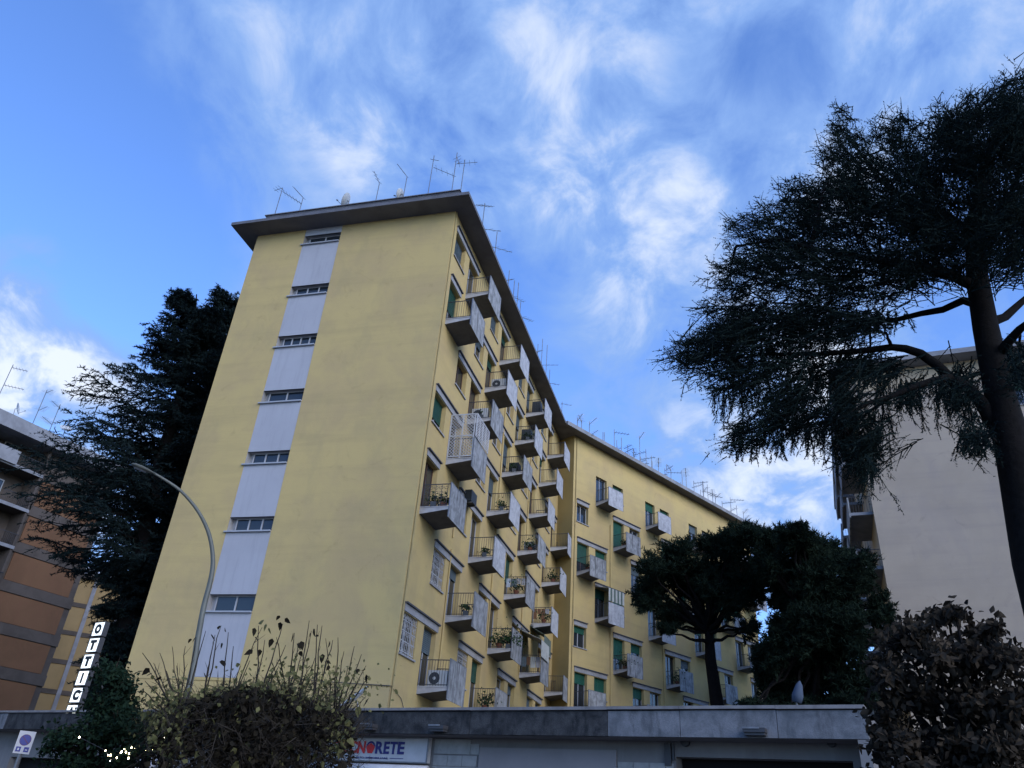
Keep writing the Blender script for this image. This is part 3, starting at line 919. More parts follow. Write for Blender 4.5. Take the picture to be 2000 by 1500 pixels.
    link('foliage', npmesh('foliage', [(v - A3(base), f) for v, f in parts], L_CEDAR), root, kind='stuff')
    for j in range(60):
        (x, y, rx, ry) = PADS[j % len(PADS)]
        e = at(x + rr.uniform(-.6, .6) * rx, y + rr.uniform(-.6, .6) * ry, D + rr.uniform(-2.3, 2.3))
        h_ = min(hubs, key=lambda h: (h - e).length)
        if (h_ - e).length < .5: continue
        mb = MB(); mb.tube(curve(h_, e, rr.uniform(-.15, .3), 8, .012), [.045 * (1 - .11 * k) for k in range(8)], 5); wbuild(mb, 'branch', M_BARK, root)
    # hanging fringes below the lowest limbs
    B, Dn, Ln = [], [], []
    FR = [(1690, 930, 25, 60), (1660, 900, 40, 50), (1710, 870, 30, 60), (1830, 800, 12, 70), (1780, 800, 20, 50), (1850, 790, 20, 40), (1560, 870, 50, 40), (1480, 880, 50, 30), (1450, 800, 60, 40), (1600, 800, 60, 60), (1900, 880, 25, 40), (1740, 800, 30, 55), (1540, 700, 150, 60), (1690, 650, 80, 40)]
    for (x, y, w, h) in FR:
        for i in range(int(14 + w * .35)):
            p = at(x + rr.uniform(-w, w), y - h + rr.uniform(-.3, .3) * h, D + rr.uniform(-2, 1.5)); l = h * 1.5 * D * 1.15 * k * rr.uniform(.5, 1.1)
            B.append(A3(p)); Dn.append(A3(Vector((rr.gauss(-.12, .22), rr.gauss(0, .2), -1)).normalized())); Ln.append(l)
    B, Dn, Ln = np.array(B), np.array(Dn), np.array(Ln)
    b1, d1, l1 = spawn(B, Dn, Ln, 12, (.25, .6), 1., .2, (.14, .3), .3, .05, 0)
    parts = [ribbons(B, Dn, Ln, .010), ribbons(b1, d1, l1, .008), needles(B, Dn, Ln, 30, .055, .012, .6), needles(b1, d1, l1, 8, .05, .011, .6)]
    link('hanging_twigs', npmesh('hanging_twigs', [(v - A3(base), f) for v, f in parts], L_CEDAR), root, kind='stuff')


right_cedar()


def stone_pine(D, trunk_px, pads_px, label, seed, n1=26, forks=True):
    k = 1 / F_PX
    b0 = at(trunk_px[0][0], trunk_px[0][1], D); base = Vector((b0.x, b0.y, 0))
    root = empty('stone_pine', label, 'tree', base)
    tp = [base] + [at(x, y, D) for x, y in trunk_px]
    mb = MB(); mb.tube(tp, [.34] + [.30 - .05 * i for i in range(len(trunk_px))], 8); wbuild(mb, 'trunk', M_BARK, root, True)
    rr = random.Random(seed); pads = []
    for (x, y, rx, ry) in pads_px:
        for j in range(3):
            Dd = D + rr.uniform(-2.2, 2.2); s = Dd * 1.08 * k
            pads.append((at(x + rr.uniform(-.4, .4) * rx, y + rr.uniform(-.4, .4) * ry, Dd), rx * s * .85, rx * s * .85, ry * s * .85))
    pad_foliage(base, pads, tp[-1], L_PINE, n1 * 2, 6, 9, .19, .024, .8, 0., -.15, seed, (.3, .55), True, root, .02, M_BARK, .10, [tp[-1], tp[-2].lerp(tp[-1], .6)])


stone_pine(36, [(1402, 1385), (1388, 1290), (1385, 1235)], [(1290, 1120, 45, 40), (1270, 1170, 38, 40), (1330, 1080, 50, 35), (1390, 1110, 50, 40), (1350, 1150, 60, 40), (1300, 1190, 40, 30), (1420, 1070, 45, 30), (1455, 1120, 35, 45), (1440, 1180, 35, 35), (1265, 1150, 30, 30), (1400, 1160, 40, 30), (1310, 1225, 25, 18), (1455, 1230, 25, 28), (1480, 1055, 35, 25), (1430, 1045, 35, 20), (1400, 1060, 40, 25), (1250, 1180, 22, 25), (1480, 1150, 22, 40)],
           'round-crowned dark pine with a forked trunk in front of the far yellow wing', 31, 30)
stone_pine(33, [(1585, 1385), (1590, 1300), (1592, 1220)], [(1510, 1060, 40, 30), (1560, 1060, 50, 28), (1620, 1085, 50, 30), (1665, 1110, 40, 30), (1580, 1130, 60, 50), (1640, 1180, 55, 60), (1560, 1250, 50, 50), (1620, 1280, 55, 60), (1670, 1230, 35, 60), (1510, 1270, 35, 50), (1560, 1340, 55, 40), (1650, 1350, 45, 40), (1530, 1130, 35, 50), (1520, 1180, 14, 20), (1600, 1200, 60, 50), (1470, 1040, 30, 18), (1540, 1040, 35, 18), (1475, 1100, 25, 40), (1505, 1110, 25, 35), (1680, 1140, 30, 30), (1720, 1200, 25, 40), (1690, 1330, 30, 50), (1490, 1330, 20, 30), (1530, 1378, 40, 16), (1600, 1382, 40, 16), (1660, 1380, 40, 18), (1470, 1378, 25, 12), (1560, 1400, 60, 14)],
           'broad black-green pine filling the gap between the far wing and the beige building', 37, 46)
stone_pine(52, [(1500, 1385), (1505, 1330), (1500, 1260)], [(1500, 1300, 30, 45), (1520, 1230, 26, 24), (1540, 1290, 30, 50), (1530, 1350, 40, 30), (1480, 1290, 14, 30)],
           'smaller pine half hidden between the two larger pines', 41, 30)


# ---- pollarded street tree with bare shoots ---------------------------------
def leaf_mesh(name, m, size, narrow=.7):
    s = size
    v = [(0, 0, 0), (s * .36 * narrow * 1.3, s * .22, -.02 * s), (s * .34 * narrow, s * .6, -.05 * s), (0, s, -.1 * s), (-s * .34 * narrow, s * .6, -.05 * s), (-s * .36 * narrow * 1.3, s * .22, -.02 * s), (0, s * .4, .06 * s), (0, s * .7, .03 * s)]
    f = [(0, 1, 6), (1, 2, 7, 6), (2, 3, 7), (3, 4, 7), (4, 5, 6, 7), (5, 0, 6)]
    me = bpy.data.meshes.new(name); me.from_pydata(v, [], f); me.materials.append(m); return me


def pollard():
    D = 12.; k = D * 1.03 / F_PX
    c = at(490, 1420, D); base = Vector((c.x, c.y, 0))
    root = empty('pollarded_tree', 'pollarded street tree with bare upright shoots and a few yellow-green leaves', 'tree', base)
    mb = MB(); mb.tube([base, base + Vector((.03, 0, 1.)), at(505, 1490, D)], [.16, .13, .12], 9); wbuild(mb, 'trunk', M_PBARK, root, True)
    knots = [(390, 1400), (440, 1385), (500, 1390), (560, 1385), (610, 1400), (350, 1420), (650, 1430), (480, 1430), (570, 1440), (420, 1450)]
    kp = []
    rr = random.Random(8)
    top = at(505, 1490, D)
    for (x, y) in knots:
        p = at(x, y, D + rr.uniform(-.5, .5)); kp.append(p)
        mb = MB(); mb.tube(curve(top, p, .3, 6, .02), [.08, .065, .055, .05, .045, .055], 6); wbuild(mb, 'limb', M_PBARK, root, True)
    # shoots seen one by one
    tips = [(278, 1275), (337, 1265), (362, 1262), (383, 1245), (402, 1232), (420, 1240), (432, 1222), (446, 1235), (456, 1262), (470, 1300), (505, 1222), (512, 1225), (517, 1250), (540, 1245), (552, 1218), (558, 1260), (575, 1236), (583, 1255), (604, 1212), (608, 1232), (620, 1220), (629, 1222), (636, 1247), (650, 1250), (660, 1245), (672, 1272), (692, 1262), (706, 1278), (715, 1300), (722, 1320),
            (312, 1275), (300, 1295), (290, 1310), (283, 1330), (278, 1348), (590, 1275), (530, 1290), (488, 1290), (640, 1290), (680, 1300), (700, 1330), (700, 1350), (345, 1300), (325, 1310), (655, 1300), (545, 1300), (410, 1290), (440, 1290), (600, 1290), (615, 1285), (715, 1360), (275, 1370), (285, 1395), (710, 1390)]
    tipw = []
    for i, (x, y) in enumerate(tips):
        Dd = D + rr.uniform(-.6, .6); tip = at(x, y, Dd)
        b0 = min(kp, key=lambda q: abs((q - tip).dot(Rv)) + rr.uniform(0, .25))
        mb = MB(); cv = curve(b0, tip, .12, 7, .008)
        mb.tube(cv, [.014, .013, .011, .0095, .008, .0065, .004], 4, False)
        for q in range(2, 6):
            if rr.random() < .4:
                e = cv[q] + Vector((rr.gauss(0, .06), rr.gauss(0, .06), .05 + rr.random() * .1)); mb.tube([cv[q], e], [.005, .002], 3, False)
        wbuild(mb, 'shoot', M_TWIG, root); tipw.append((tip, cv))
    # fine twiggery, one mass
    B, Dn, Ln = [], [], []
    for i in range(2600):
        x = rr.gauss(495, 120); y = 1450 + rr.gauss(0, 50)
        if not 285 < x < 690: continue
        p = at(x, min(1520, max(1345, y)), D + rr.gauss(0, .6)); B.append(A3(p)); dv = Vector((rr.gauss(0, .7), rr.gauss(0, .7), rr.gauss(.25, .7))).normalized(); Dn.append(A3(dv)); Ln.append(rr.uniform(.15, .45))
    for i in range(420):
        x = rr.uniform(300, 705); e = (x - 500) / 210.; p = at(x, 1395 + 40 * e * e + rr.uniform(-20, 20), D + rr.gauss(0, .5)); B.append(A3(p))
        Dn.append(A3(Vector((rr.gauss(e * .7, .25), rr.gauss(0, .35), 1)).normalized())); Ln.append(rr.uniform(.2, .6) * (1 - .4 * abs(e)))
    B, Dn, Ln = np.array(B), np.array(Dn), np.array(Ln)
    b1, d1, l1 = spawn(B, Dn, Ln, 4, (.4, .9), .9, -.05, (.3, .6), .3)
    link('twigs', npmesh('twigs', [(v - A3(base), f) for v, f in (ribbons(B, Dn, Ln, .005, .05), ribbons(b1, d1, l1, .0035, .0))], M_TWIG), root, kind='stuff')
    # leaf masses; the withered one is coloured dark for shade inside the crown
    P_, D_, S_ = [], [], []
    for i in range(8000):
        x = rr.gauss(495, 105); e = abs(x - 488) / 198.
        if e > 1.02: continue
        lo = 1345 + 60 * e ** 2
        y = lo + (abs(rr.gauss(0, 60)) if rr.random() < .5 else rr.uniform(0, 190))
        p = at(x, min(y, 1560), D + rr.gauss(0, .55)); P_.append(A3(p)); D_.append(A3(Vector((rr.gauss(0, .6), rr.gauss(0, .6), rr.gauss(-.3, .6))).normalized())); S_.append(rr.uniform(.04, .10))
    P_, D_, S_ = np.array(P_), np.array(D_), np.array(S_)
    v, f = leaves(P_, D_, S_, .7)
    link('withered_shaded_foliage', npmesh('withered_shaded_foliage', [(v - A3(base), f)], L_AUTD), root, kind='stuff')
    P_, D_, S_ = [], [], []
    for i in range(2300):
        if rr.random() < .40:
            a = rr.uniform(2.6, 6.8); x = 488 + 195 * math.cos(a) * rr.uniform(.8, 1.03); y = 1430 + 95 * math.sin(a) * rr.uniform(.75, 1.05)
        else: x = rr.gauss(580, 70) if rr.random() < .5 else rr.gauss(330, 25); y = rr.gauss(1340, 26) if x > 420 else rr.gauss(1400, 35)
        p = at(x, y, D + rr.gauss(-.1, .5)); P_.append(A3(p)); D_.append(A3(Vector((rr.gauss(0, .6), rr.gauss(0, .6), rr.gauss(-.2, .6))).normalized())); S_.append(rr.uniform(.035, .085))
    v, f = leaves(np.array(P_), np.array(D_), np.array(S_), .7)
    link('green_foliage', npmesh('green_foliage', [(v - A3(base), f)], L_AUT), root, kind='stuff')
    # single leaves, each an object
    lg = leaf_mesh('leaf', L_AUT, .125); ld = leaf_mesh('leaf', L_AUTD, .115)
    spots = [(510, 1212, 0), (520, 1218, 0), (498, 1226, 1), (498, 1243, 1), (524, 1226, 0), (546, 1202, 1), (548, 1215, 1), (556, 1208, 1), (497, 1262, 1), (494, 1270, 1), (508, 1268, 1), (532, 1247, 1), (573, 1236, 1), (580, 1256, 1), (588, 1252, 1), (585, 1272, 1), (612, 1228, 1), (606, 1236, 1), (622, 1240, 1), (645, 1253, 1), (630, 1277, 1), (645, 1276, 1), (638, 1290, 1), (644, 1300, 1), (676, 1320, 0), (698, 1306, 1), (715, 1317, 1), (724, 1337, 1), (721, 1362, 1),
             (373, 1247, 1), (383, 1243, 1), (412, 1238, 1), (428, 1222, 1), (440, 1228, 1), (434, 1255, 1), (433, 1289, 1), (398, 1313, 1), (292, 1305, 1), (298, 1314, 1), (316, 1322, 1), (305, 1340, 0), (340, 1410, 0), (364, 1385, 0), (415, 1355, 0), (360, 1378, 0), (446, 1355, 0), (488, 1398, 0), (350, 1440, 0), (376, 1425, 0), (410, 1428, 0), (428, 1420, 0), (464, 1402, 0), (500, 1428, 0), (550, 1412, 0), (485, 1448, 0), (487, 1478, 0), (538, 1465, 0), (560, 1380, 0), (563, 1395, 0), (568, 1360, 0), (598, 1465, 0), (640, 1458, 0), (617, 1470, 0), (680, 1440, 0), (660, 1430, 0), (635, 1380, 0), (655, 1362, 0), (700, 1380, 0), (548, 1485, 0), (335, 1480, 0), (300, 1375, 0), (285, 1390, 0), (320, 1400, 0), (345, 1365, 0)]
    for i in range(110): spots.append((rr.uniform(290, 705), rr.uniform(1360, 1495), 0 if rr.random() < .45 else 1))
    for (x, y, t) in spots:
        o = link('leaf', ld if t else lg, root)
        q = (at(x, y, D + (rr.uniform(-.95, -.3) if y > 1345 else rr.uniform(-.5, .3))) - root.location); o.location = q
        o.rotation_euler = (rr.uniform(-2.4, -.6), rr.uniform(-.8, .8), rr.uniform(0, 6.28)); s = rr.uniform(.6, 1.25); o.scale = (s, s, s)


pollard()


def leafy(D, name, cat, label, blobs, m, trunk_px, n, size, seed, narrow=.55, indiv=None, barkm=None, twn=300, nind=0, indm=None):
    rr = random.Random(seed); k = D * 1.05 / F_PX
    c = at(*trunk_px, D); base = Vector((c.x, c.y, 0)); root = empty(name, label, cat, base)
    mb = MB(); top = Vector((c.x, c.y, max(1.2, c.z))); mb.tube([base, base.lerp(top, .5) + Vector((.04, .02, 0)), top], [.09, .075, .06], 8); wbuild(mb, 'trunk', barkm or M_BARK, root, True)
    P_, D_, S_, B, Dn, Ln = [], [], [], [], [], []
    tot = sum(rx * ry for _, _, rx, ry in blobs)
    for (x, y, rx, ry) in blobs:
        cd = D + rr.uniform(-.5, .5) * rx * k
        cc = at(x, y, cd); wbuild(MB().tube(curve(top, cc, .2, 6, .03), [.035, .03, .024, .018, .013, .008], 5), 'limb', barkm or M_BARK, root)
        for i in range(int(n * rx * ry / tot)):
            r = min(1.35, abs(rr.gauss(0, .52))); a = rr.uniform(0, 6.283); ph = rr.uniform(-1, 1)
            px_ = x + rx * r * math.cos(a) * rr.uniform(.9, 1.1); py_ = y + ry * r * math.sin(a) * rr.uniform(.9, 1.1)
            p = at(px_, py_, cd + ph * rx * k * math.sqrt(max(0, 1.05 - r * r)))
            P_.append(A3(p)); D_.append(A3(Vector((rr.gauss(0, .6), rr.gauss(0, .6), rr.gauss(-.35, .55))).normalized())); S_.append(size * rr.uniform(.6, 1.3))
            if i % 6 == 0:
                B.append(A3(p)); dv = (cc - p); dv.z -= .1; Dn.append(A3(dv.normalized())); Ln.append(dv.length * .8)
    P_, D_, S_ = np.array(P_), np.array(D_), np.array(S_)
    v, f = leaves(P_, D_, S_, narrow); link('foliage', npmesh('foliage', [(v - A3(base), f)], m), root, kind='stuff')
    B, Dn, Ln = np.array(B), np.array(Dn), np.array(Ln); v, f = ribbons(B, Dn, Ln, .005)
    link('twigs', npmesh('twigs', [(v - A3(base), f)], M_TWIG), root, kind='stuff')
    if nind:
        lm_ = leaf_mesh('leaf', indm or m, size * 1.25, narrow)
        for i in range(nind):
            x, y, rx, ry = rr.choice(blobs); r = rr.uniform(.5, 1.05); a = rr.uniform(0, 6.283)
            o = link('leaf', lm_, root); o.location = at(x + rx * r * math.cos(a), y + ry * r * math.sin(a), D - rx * k * math.sqrt(max(0, 1.05 - min(1, r * r)))) - root.location
            o.rotation_euler = (rr.uniform(-2.6, -.8), rr.uniform(-.7, .7), rr.uniform(0, 6.28)); s = rr.uniform(.6, 1.2); o.scale = (s, s, s)
    return root


leafy(14, 'evergreen_tree', 'tree', 'small dark glossy evergreen tree covering the foot of the vertical lit letters', [(222, 1320, 38, 32), (222, 1370, 48, 45), (200, 1430, 60, 45), (240, 1395, 40, 40), (265, 1440, 35, 40), (235, 1420, 50, 45), (135, 1440, 45, 28), (160, 1490, 70, 35), (240, 1490, 50, 35), (245, 1340, 25, 25), (205, 1305, 18, 12), (110, 1450, 22, 12), (195, 1385, 30, 30), (90, 1462, 14, 10)],
      L_EVER, (200, 1500), 14000, .075, 51, .5)
leafy(7.5, 'autumn_tree', 'tree', 'dark brown-leaved tree close to us in the lower right corner', [(1760, 1250, 50, 45), (1800, 1225, 45, 35), (1850, 1200, 45, 25), (1830, 1280, 60, 50), (1900, 1280, 60, 40), (1960, 1290, 55, 45), (1740, 1320, 50, 45), (1730, 1390, 45, 40), (1800, 1360, 60, 50), (1900, 1370, 80, 60), (1980, 1380, 60, 60), (1760, 1450, 60, 45), (1850, 1450, 80, 50), (1950, 1460, 80, 50), (1800, 1510, 100, 40), (1940, 1520, 100, 40), (1865, 1195, 35, 20), (1940, 1225, 25, 22), (1720, 1440, 25, 40), (1905, 1235, 30, 26), (1710, 1300, 20, 25)],
      L_DARK, (1900, 1560), 10500, .070, 52, .55, nind=230)


# ------------------------------------------------------------------ shops
shop = empty('shop_row', 'low row of shops with a stained concrete fascia running across the foot of the picture', 'building', (SH0.x, SH0.y, 0))
def shx(px, py=1384): # where a column of the photograph meets the fascia plane
    d = ray(px, py); n = perp_in(US); t = (SH0.x * n.x + SH0.y * n.y) / (d.x * n.x + d.y * n.y)
    return (Vector((d.x * t, d.y * t, 0)) - SH0).dot(US)
ZC = 4.0; ZF = 3.42
xr = shx(1688, 1380)
cuts = [-34, -28, -22, -16.2, shx(20), shx(135, 1388), shx(270), shx(430), shx(560), shx(700), shx(920), shx(1187), shx(1327), shx(1515), xr]
cuts = sorted(cuts)
for i in range(len(cuts) - 1):
    a, c = cuts[i], cuts[i + 1]
    dark = shx(20) - .1 < a < shx(1187) - .1
    link('fascia_panel', MB().box(a + .006, c - .006, 0, .12, ZF, ZC - .085 - .004 * (i % 2)).mesh('fascia_panel', M_FASD if dark else M_FASL), shop, SH0 - shop.location, rz(US))
    link('coping_stone', MB().box(a + .003, c - .003, -.05, .3, ZC - .06 - .006 * (i % 3 == 1), ZC).mesh('coping_stone', M_COPE), shop, SH0 - shop.location, rz(US))
WY = .75
wallp = MB()
wallp.box(-40, xr, .12, 9, ZF - .003, ZC - .1)
link('canopy_roof', wallp.mesh('canopy_roof', M_SLABU), shop, (0, 0, 0), rz(US))
def shw(px, py):  # x, z on the wall plane behind the fascia
    d = ray(px, py); n = perp_in(US); o = SH0 + n * WY
    t = (o.x * n.x + o.y * n.y) / (d.x * n.x + d.y * n.y)
    return (Vector((d.x * t, d.y * t, 0)) - o).dot(US), 1.6 + d.z * t
gx0, gz = shw(1320, 1478); gx1, _ = shw(1665, 1483)
hol = [(gx0, gx1, .15, gz)]
w0, _ = shw(20, 1480); w1, _ = shw(235, 1485)
hol.append((w0, w1, .15, shw(100, 1481)[1]))
wm = facade_mesh(xr, 0.12, ZF - .003, hol, .5, -40)
link('wall', wm.mesh('wall', M_SHOPW), shop, fr(Vector((0, 0, 0)), US, 0, WY, 0), rz(US))
for a, c, z in ((gx0, gx1, gz), (w0, w1, hol[1][3])):
    link('unlit_opening_sheet', MB().box(a + .003, c - .003, .4, .49, .16, z - .003).mesh('unlit_opening_sheet', M_BLACK), shop, fr(Vector((0, 0, 0)), US, 0, WY, 0), rz(US))  # black sheet standing in for the darkness inside the opening
link('side_wall', MB().box(xr - .2, xr, .001, WY - .003, .12, ZF - .01).mesh('side_wall', M_SHOPW), shop, (0, 0, 0), rz(US))
# pale plaster panel and stone tiles beside it
pa, _ = shw(938, 1470); pb, _ = shw(1205, 1480)
link('plaster_panel', MB().box(pa, pb, -.05, -.003, .2, ZF - .2).mesh('plaster_panel', mat('grey_plaster', (.20, .19, .195), .85, var=.12, vscale=1)), shop, fr(Vector((0, 0, 0)), US, 0, WY, 0), rz(US))
ta, tz = shw(848, 1470); tz = shw(900, 1475)[1]
def tiles(xa, xb, ztop, rows, tw, th, jit=True):
    for r in range(rows):
        x = xa - (tw * .5 if r % 2 else 0)
        while x < xb - .02:
            a = max(x, xa); c = min(x + tw, xb)
            if c - a > .05:
                key = ('tile', round(c - a, 2))
                link('tile', cached(key, lambda: MB().box(0, c - a - .012, -.02, -.003, 0, th - .012).mesh('tile', M_TILE)), shop, fr(Vector((0, 0, 0)), US, a + .006, WY - random.uniform(0, .004), ztop - (r + 1) * th), rz(US))
            x += tw
tiles(ta, pa - .02, tz + .0, 4, .42, .24)
tb_, tz2 = shw(1205, 1487)
tiles(pb + .02, gx0 - .04, tz2, 3, .36, .24)
tiles(ta, pa - .02, ZF - .02, 1, 1.05, ZF - .04 - tz)
# small spouts and vents on the fascia
for (px_, py_) in ((726, 1417), (862, 1420), (1478, 1426)):
    d = ray(px_, py_); x = shx(px_, py_)
    n = perp_in(US); t = (SH0.x * n.x + SH0.y * n.y) / (d.x * n.x + d.y * n.y); z = 1.6 + d.z * t
    mb = MB(); mb.box(x - .22, x + .2, -.22, -.002, z - .06, z + .02); mb.box(x - .2, x + .18, -.18, -.002, z - .11, z - .062); mb.cur = 1; mb.box(x - .22, x + .1, -.24, -.22, z + .0, z + .03)
    link('spout', mb.mesh('spout', [M_IRON, M_GAL]), shop, (0, 0, 0), rz(US))
mb = MB()
for px_ in (1340, 1625):
    x, z = shw(px_, 1450); mb.tube([Vector((x, WY - .12, z)), Vector((x, WY - .003, z))], .09, 12)
x, z = shw(1310, 1470); mb.box(x - .12, x + .02, WY - .06, WY - .003, z - .25, ZF - .05); mb.box(x + .05, x + .09, WY - .05, WY - .003, z - .15, ZF - .05)
link('pipe_box', mb.mesh('pipe_box', M_IRON), shop, (0, 0, 0), rz(US))
# continuing low part beyond the end of the canopy
n_ = perp_in(US)
low = empty('low_garage', 'low grey flat-roofed garage behind the autumn tree at the right end of the shops', 'garage', (sh(xr + .3, 1.2, 0)))
mb = MB(); mb.hexa([fr(low.location, US, x, y, z) for z in (0, 2.9) for x, y in ((0, 0), (9, 0), (9, 5), (0, 5))]); wbuild(mb, 'wall', M_FASL, low)
mb = MB(); mb.hexa([fr(low.location, US, x, y, z) for z in (2.903, 3.1) for x, y in ((-.1, -.15), (9.1, -.15), (9.1, 5.1), (-.1, 5.1))]); wbuild(mb, 'roof', M_CONCL, low)


# text -> mesh
def text_mesh(s, size, m, depth=.01, bold=0., shear=0.):
    cu = bpy.data.curves.new('lettering', 'FONT'); cu.body = s; cu.size = size; cu.extrude = depth / 2; cu.offset = bold; cu.shear = shear
    cu.align_x = 'CENTER'; cu.align_y = 'CENTER'; cu.resolution_u = 3
    o = bpy.data.objects.new('t', cu); COL.objects.link(o)
    dg = bpy.context.evaluated_depsgraph_get(); me = bpy.data.meshes.new_from_object(o.evaluated_get(dg))
    bpy.data.objects.remove(o); bpy.data.curves.remove(cu)
    me.transform(Matrix.Rotation(math.pi / 2, 4, 'X'))
    me.materials.clear(); me.materials.append(m); return me


def extent(me):
    xs = [v.co.x for v in me.vertices]; zs = [v.co.z for v in me.vertices]; return min(xs), max(xs), min(zs), max(zs)


def text_part(parent, s, x, z, w, h, y, m, name='lettering', bold=.0):
    """lettering fitted into w x h, centred at x, z"""
    me = text_mesh(s, 1, m, .01, bold); a, c, e, f = extent(me)
    me.transform(Matrix.Translation((-(a + c) / 2, 0, -(e + f) / 2))); me.transform(Matrix.Diagonal((w / (c - a), 1, h / (f - e), 1)))
    return link(name, me, parent, (x, y, z))


# shop sign
d = ray(845, 1470)
sgx1, sgz1 = shw(845, 1442); sgx0, _ = shw(640, 1442); _, sgz0 = shw(845, 1492)
sgw = sgx1 - sgx0; sgh = sgz1 - sgz0
sign = empty('shop_sign', 'white fascia sign with red and navy lettering under the concrete canopy', 'sign', fr(SH0, US, sgx0, WY - .16, sgz0), rz(US))
link('board', MB().box(0, sgw, 0, .15, 0, sgh).mesh('board', M_SIGNW), sign)
link('frame', MB().box(-.02, sgw + .02, -.012, .0, sgh - .03, sgh + .01).box(-.02, sgw + .02, -.012, 0, -.01, .02).box(sgw - .02, sgw + .02, -.012, 0, .02, sgh - .03).mesh('frame', M_GAL), sign)
# letters from x(px) 672..797
def sfx(px): return shw(px, 1460)[0] - sgx0
zc = sgh * .56; lh = sgh * .50
for ch, a, c, m in (('T', 663, 679, M_RED), ('E', 680, 690, M_RED), ('C', 691, 706, M_RED), ('N', 707, 722, M_RED), ('R', 742, 757, M_NAVY), ('E', 758, 769, M_NAVY), ('T', 770, 784, M_NAVY), ('E', 785, 798, M_NAVY)):
    text_part(sign, ch, (sfx(a) + sfx(c)) / 2, zc, sfx(c) - sfx(a), lh, -.012, m, bold=.035)
cx = (sfx(723) + sfx(741)) / 2; rr_ = (sfx(741) - sfx(723)) / 2
mb = MB(); n = 40
ring = [(cx + rr_ * math.cos(2 * math.pi * i / n), zc + lh * .52 * math.sin(2 * math.pi * i / n)) for i in range(n)]
for i in range(n):
    a, c = ring[i], ring[(i + 1) % n]; ia = (cx + (a[0] - cx) * .68, zc + (a[1] - zc) * .68); ic = (cx + (c[0] - cx) * .68, zc + (c[1] - zc) * .68)
    if n * .02 < i < n * .5: mb.quad((a[0], -.008, a[1]), (c[0], -.008, c[1]), (ic[0], -.008, ic[1]), (ia[0], -.008, ia[1]))
link('ring_emblem', mb.mesh('ring_emblem', M_NAVY), sign)
mb = MB(); mb.poly([(cx + q[0] * rr_, -.012, zc + q[1] * lh * .5) for q in ((-.95, .0), (-.5, -.95), (.5, -.95), (.95, .0), (.75, .28), (0, .72), (-.75, .28))])
link('house_emblem', mb.mesh('house_emblem', M_RED), sign)
text_part(sign, 'AFFILIATO IMMOBILIARE', (sfx(690) + sfx(768)) / 2, sgh * .14, sfx(768) - sfx(690), sgh * .07, -.012, M_NAVY, bold=.01)
link('rule', MB().box(sfx(772), sfx(798), -.012, -.004, sgh * .13, sgh * .155).mesh('rule', M_NAVY), sign)
link('rule', MB().box(sfx(662), sfx(798), -.012, -.004, sgh * .93, sgh * .945).mesh('rule', M_GAL), sign)
aw = empty('rolled_awning', 'white rolled awning case under the shop sign', 'awning', fr(SH0, US, sgx0, WY - .5, sgz0 - .28), rz(US))
mb = MB(); mb.tube([Vector((0, .1, .1)), Vector((sfx(858), .1, .1))], .11, 12); link('roller', mb.mesh('roller', M_SIGNW, True), aw)
link('bracket', MB().box(.3, .4, .1, .5, .0, .2).box(sfx(850), sfx(855), .1, .5, .0, .2).mesh('bracket', M_GAL), aw)

# vertical lit letters
oD = 30.8
ot = empty('vertical_letter_sign', 'vertical lit sign of white boxes with black letters on the shop roof', 'sign', (at(138, 1392, oD).x, at(138, 1392, oD).y, ZC), rz(US))
org = ot.location
ZL = [(1250, 'O'), (1284, 'T'), (1283 + 34, 'T'), (1332, 'I')]
zt_ = at(184, 1211, oD).z; zb_ = at(140, 1365 + 9, oD).z
stp = (zt_ - zb_) / 5.
for i, ch in enumerate('OTTICA'):
    zc_ = zt_ - stp * (i + .5) - ZC
    w_ = .54; h_ = stp * .82
    bx = link('letter_box', MB().box(-w_ / 2, w_ / 2, 0, .16, zc_ - h_ / 2, zc_ + h_ / 2).mesh('letter_box', M_LIT), ot)
    link('box_rim', MB().box(-w_ / 2 - .03, -w_ / 2, -.01, .17, zc_ - h_ / 2 - .02, zc_ + h_ / 2 + .02).box(w_ / 2, w_ / 2 + .03, -.01, .17, zc_ - h_ / 2 - .02, zc_ + h_ / 2 + .02).box(-w_ / 2, w_ / 2, -.01, .17, zc_ + h_ / 2, zc_ + h_ / 2 + .02).box(-w_ / 2, w_ / 2, -.01, .17, zc_ - h_ / 2 - .02, zc_ - h_ / 2).mesh('box_rim', M_IRON), bx)
    text_part(bx, ch, 0, zc_, w_ * (.62 if ch != 'I' else .17), h_ * .76, -.012, M_LETT, 'letter', bold=.08)
mb = MB(); mb.tube([(0, .25, -1.0), (0, .25, zt_ - ZC - .1)], .05, 6)
for i in range(5): mb.tube([(0, .25, zt_ - ZC - .4 - i * stp), (0, .16, zt_ - ZC - .4 - i * stp)], .03, 5)
mb.tube([(0, .25, 1.8), (.7, .9, -.05)], .03, 5)
link('mast', mb.mesh('mast', M_IRON), ot)

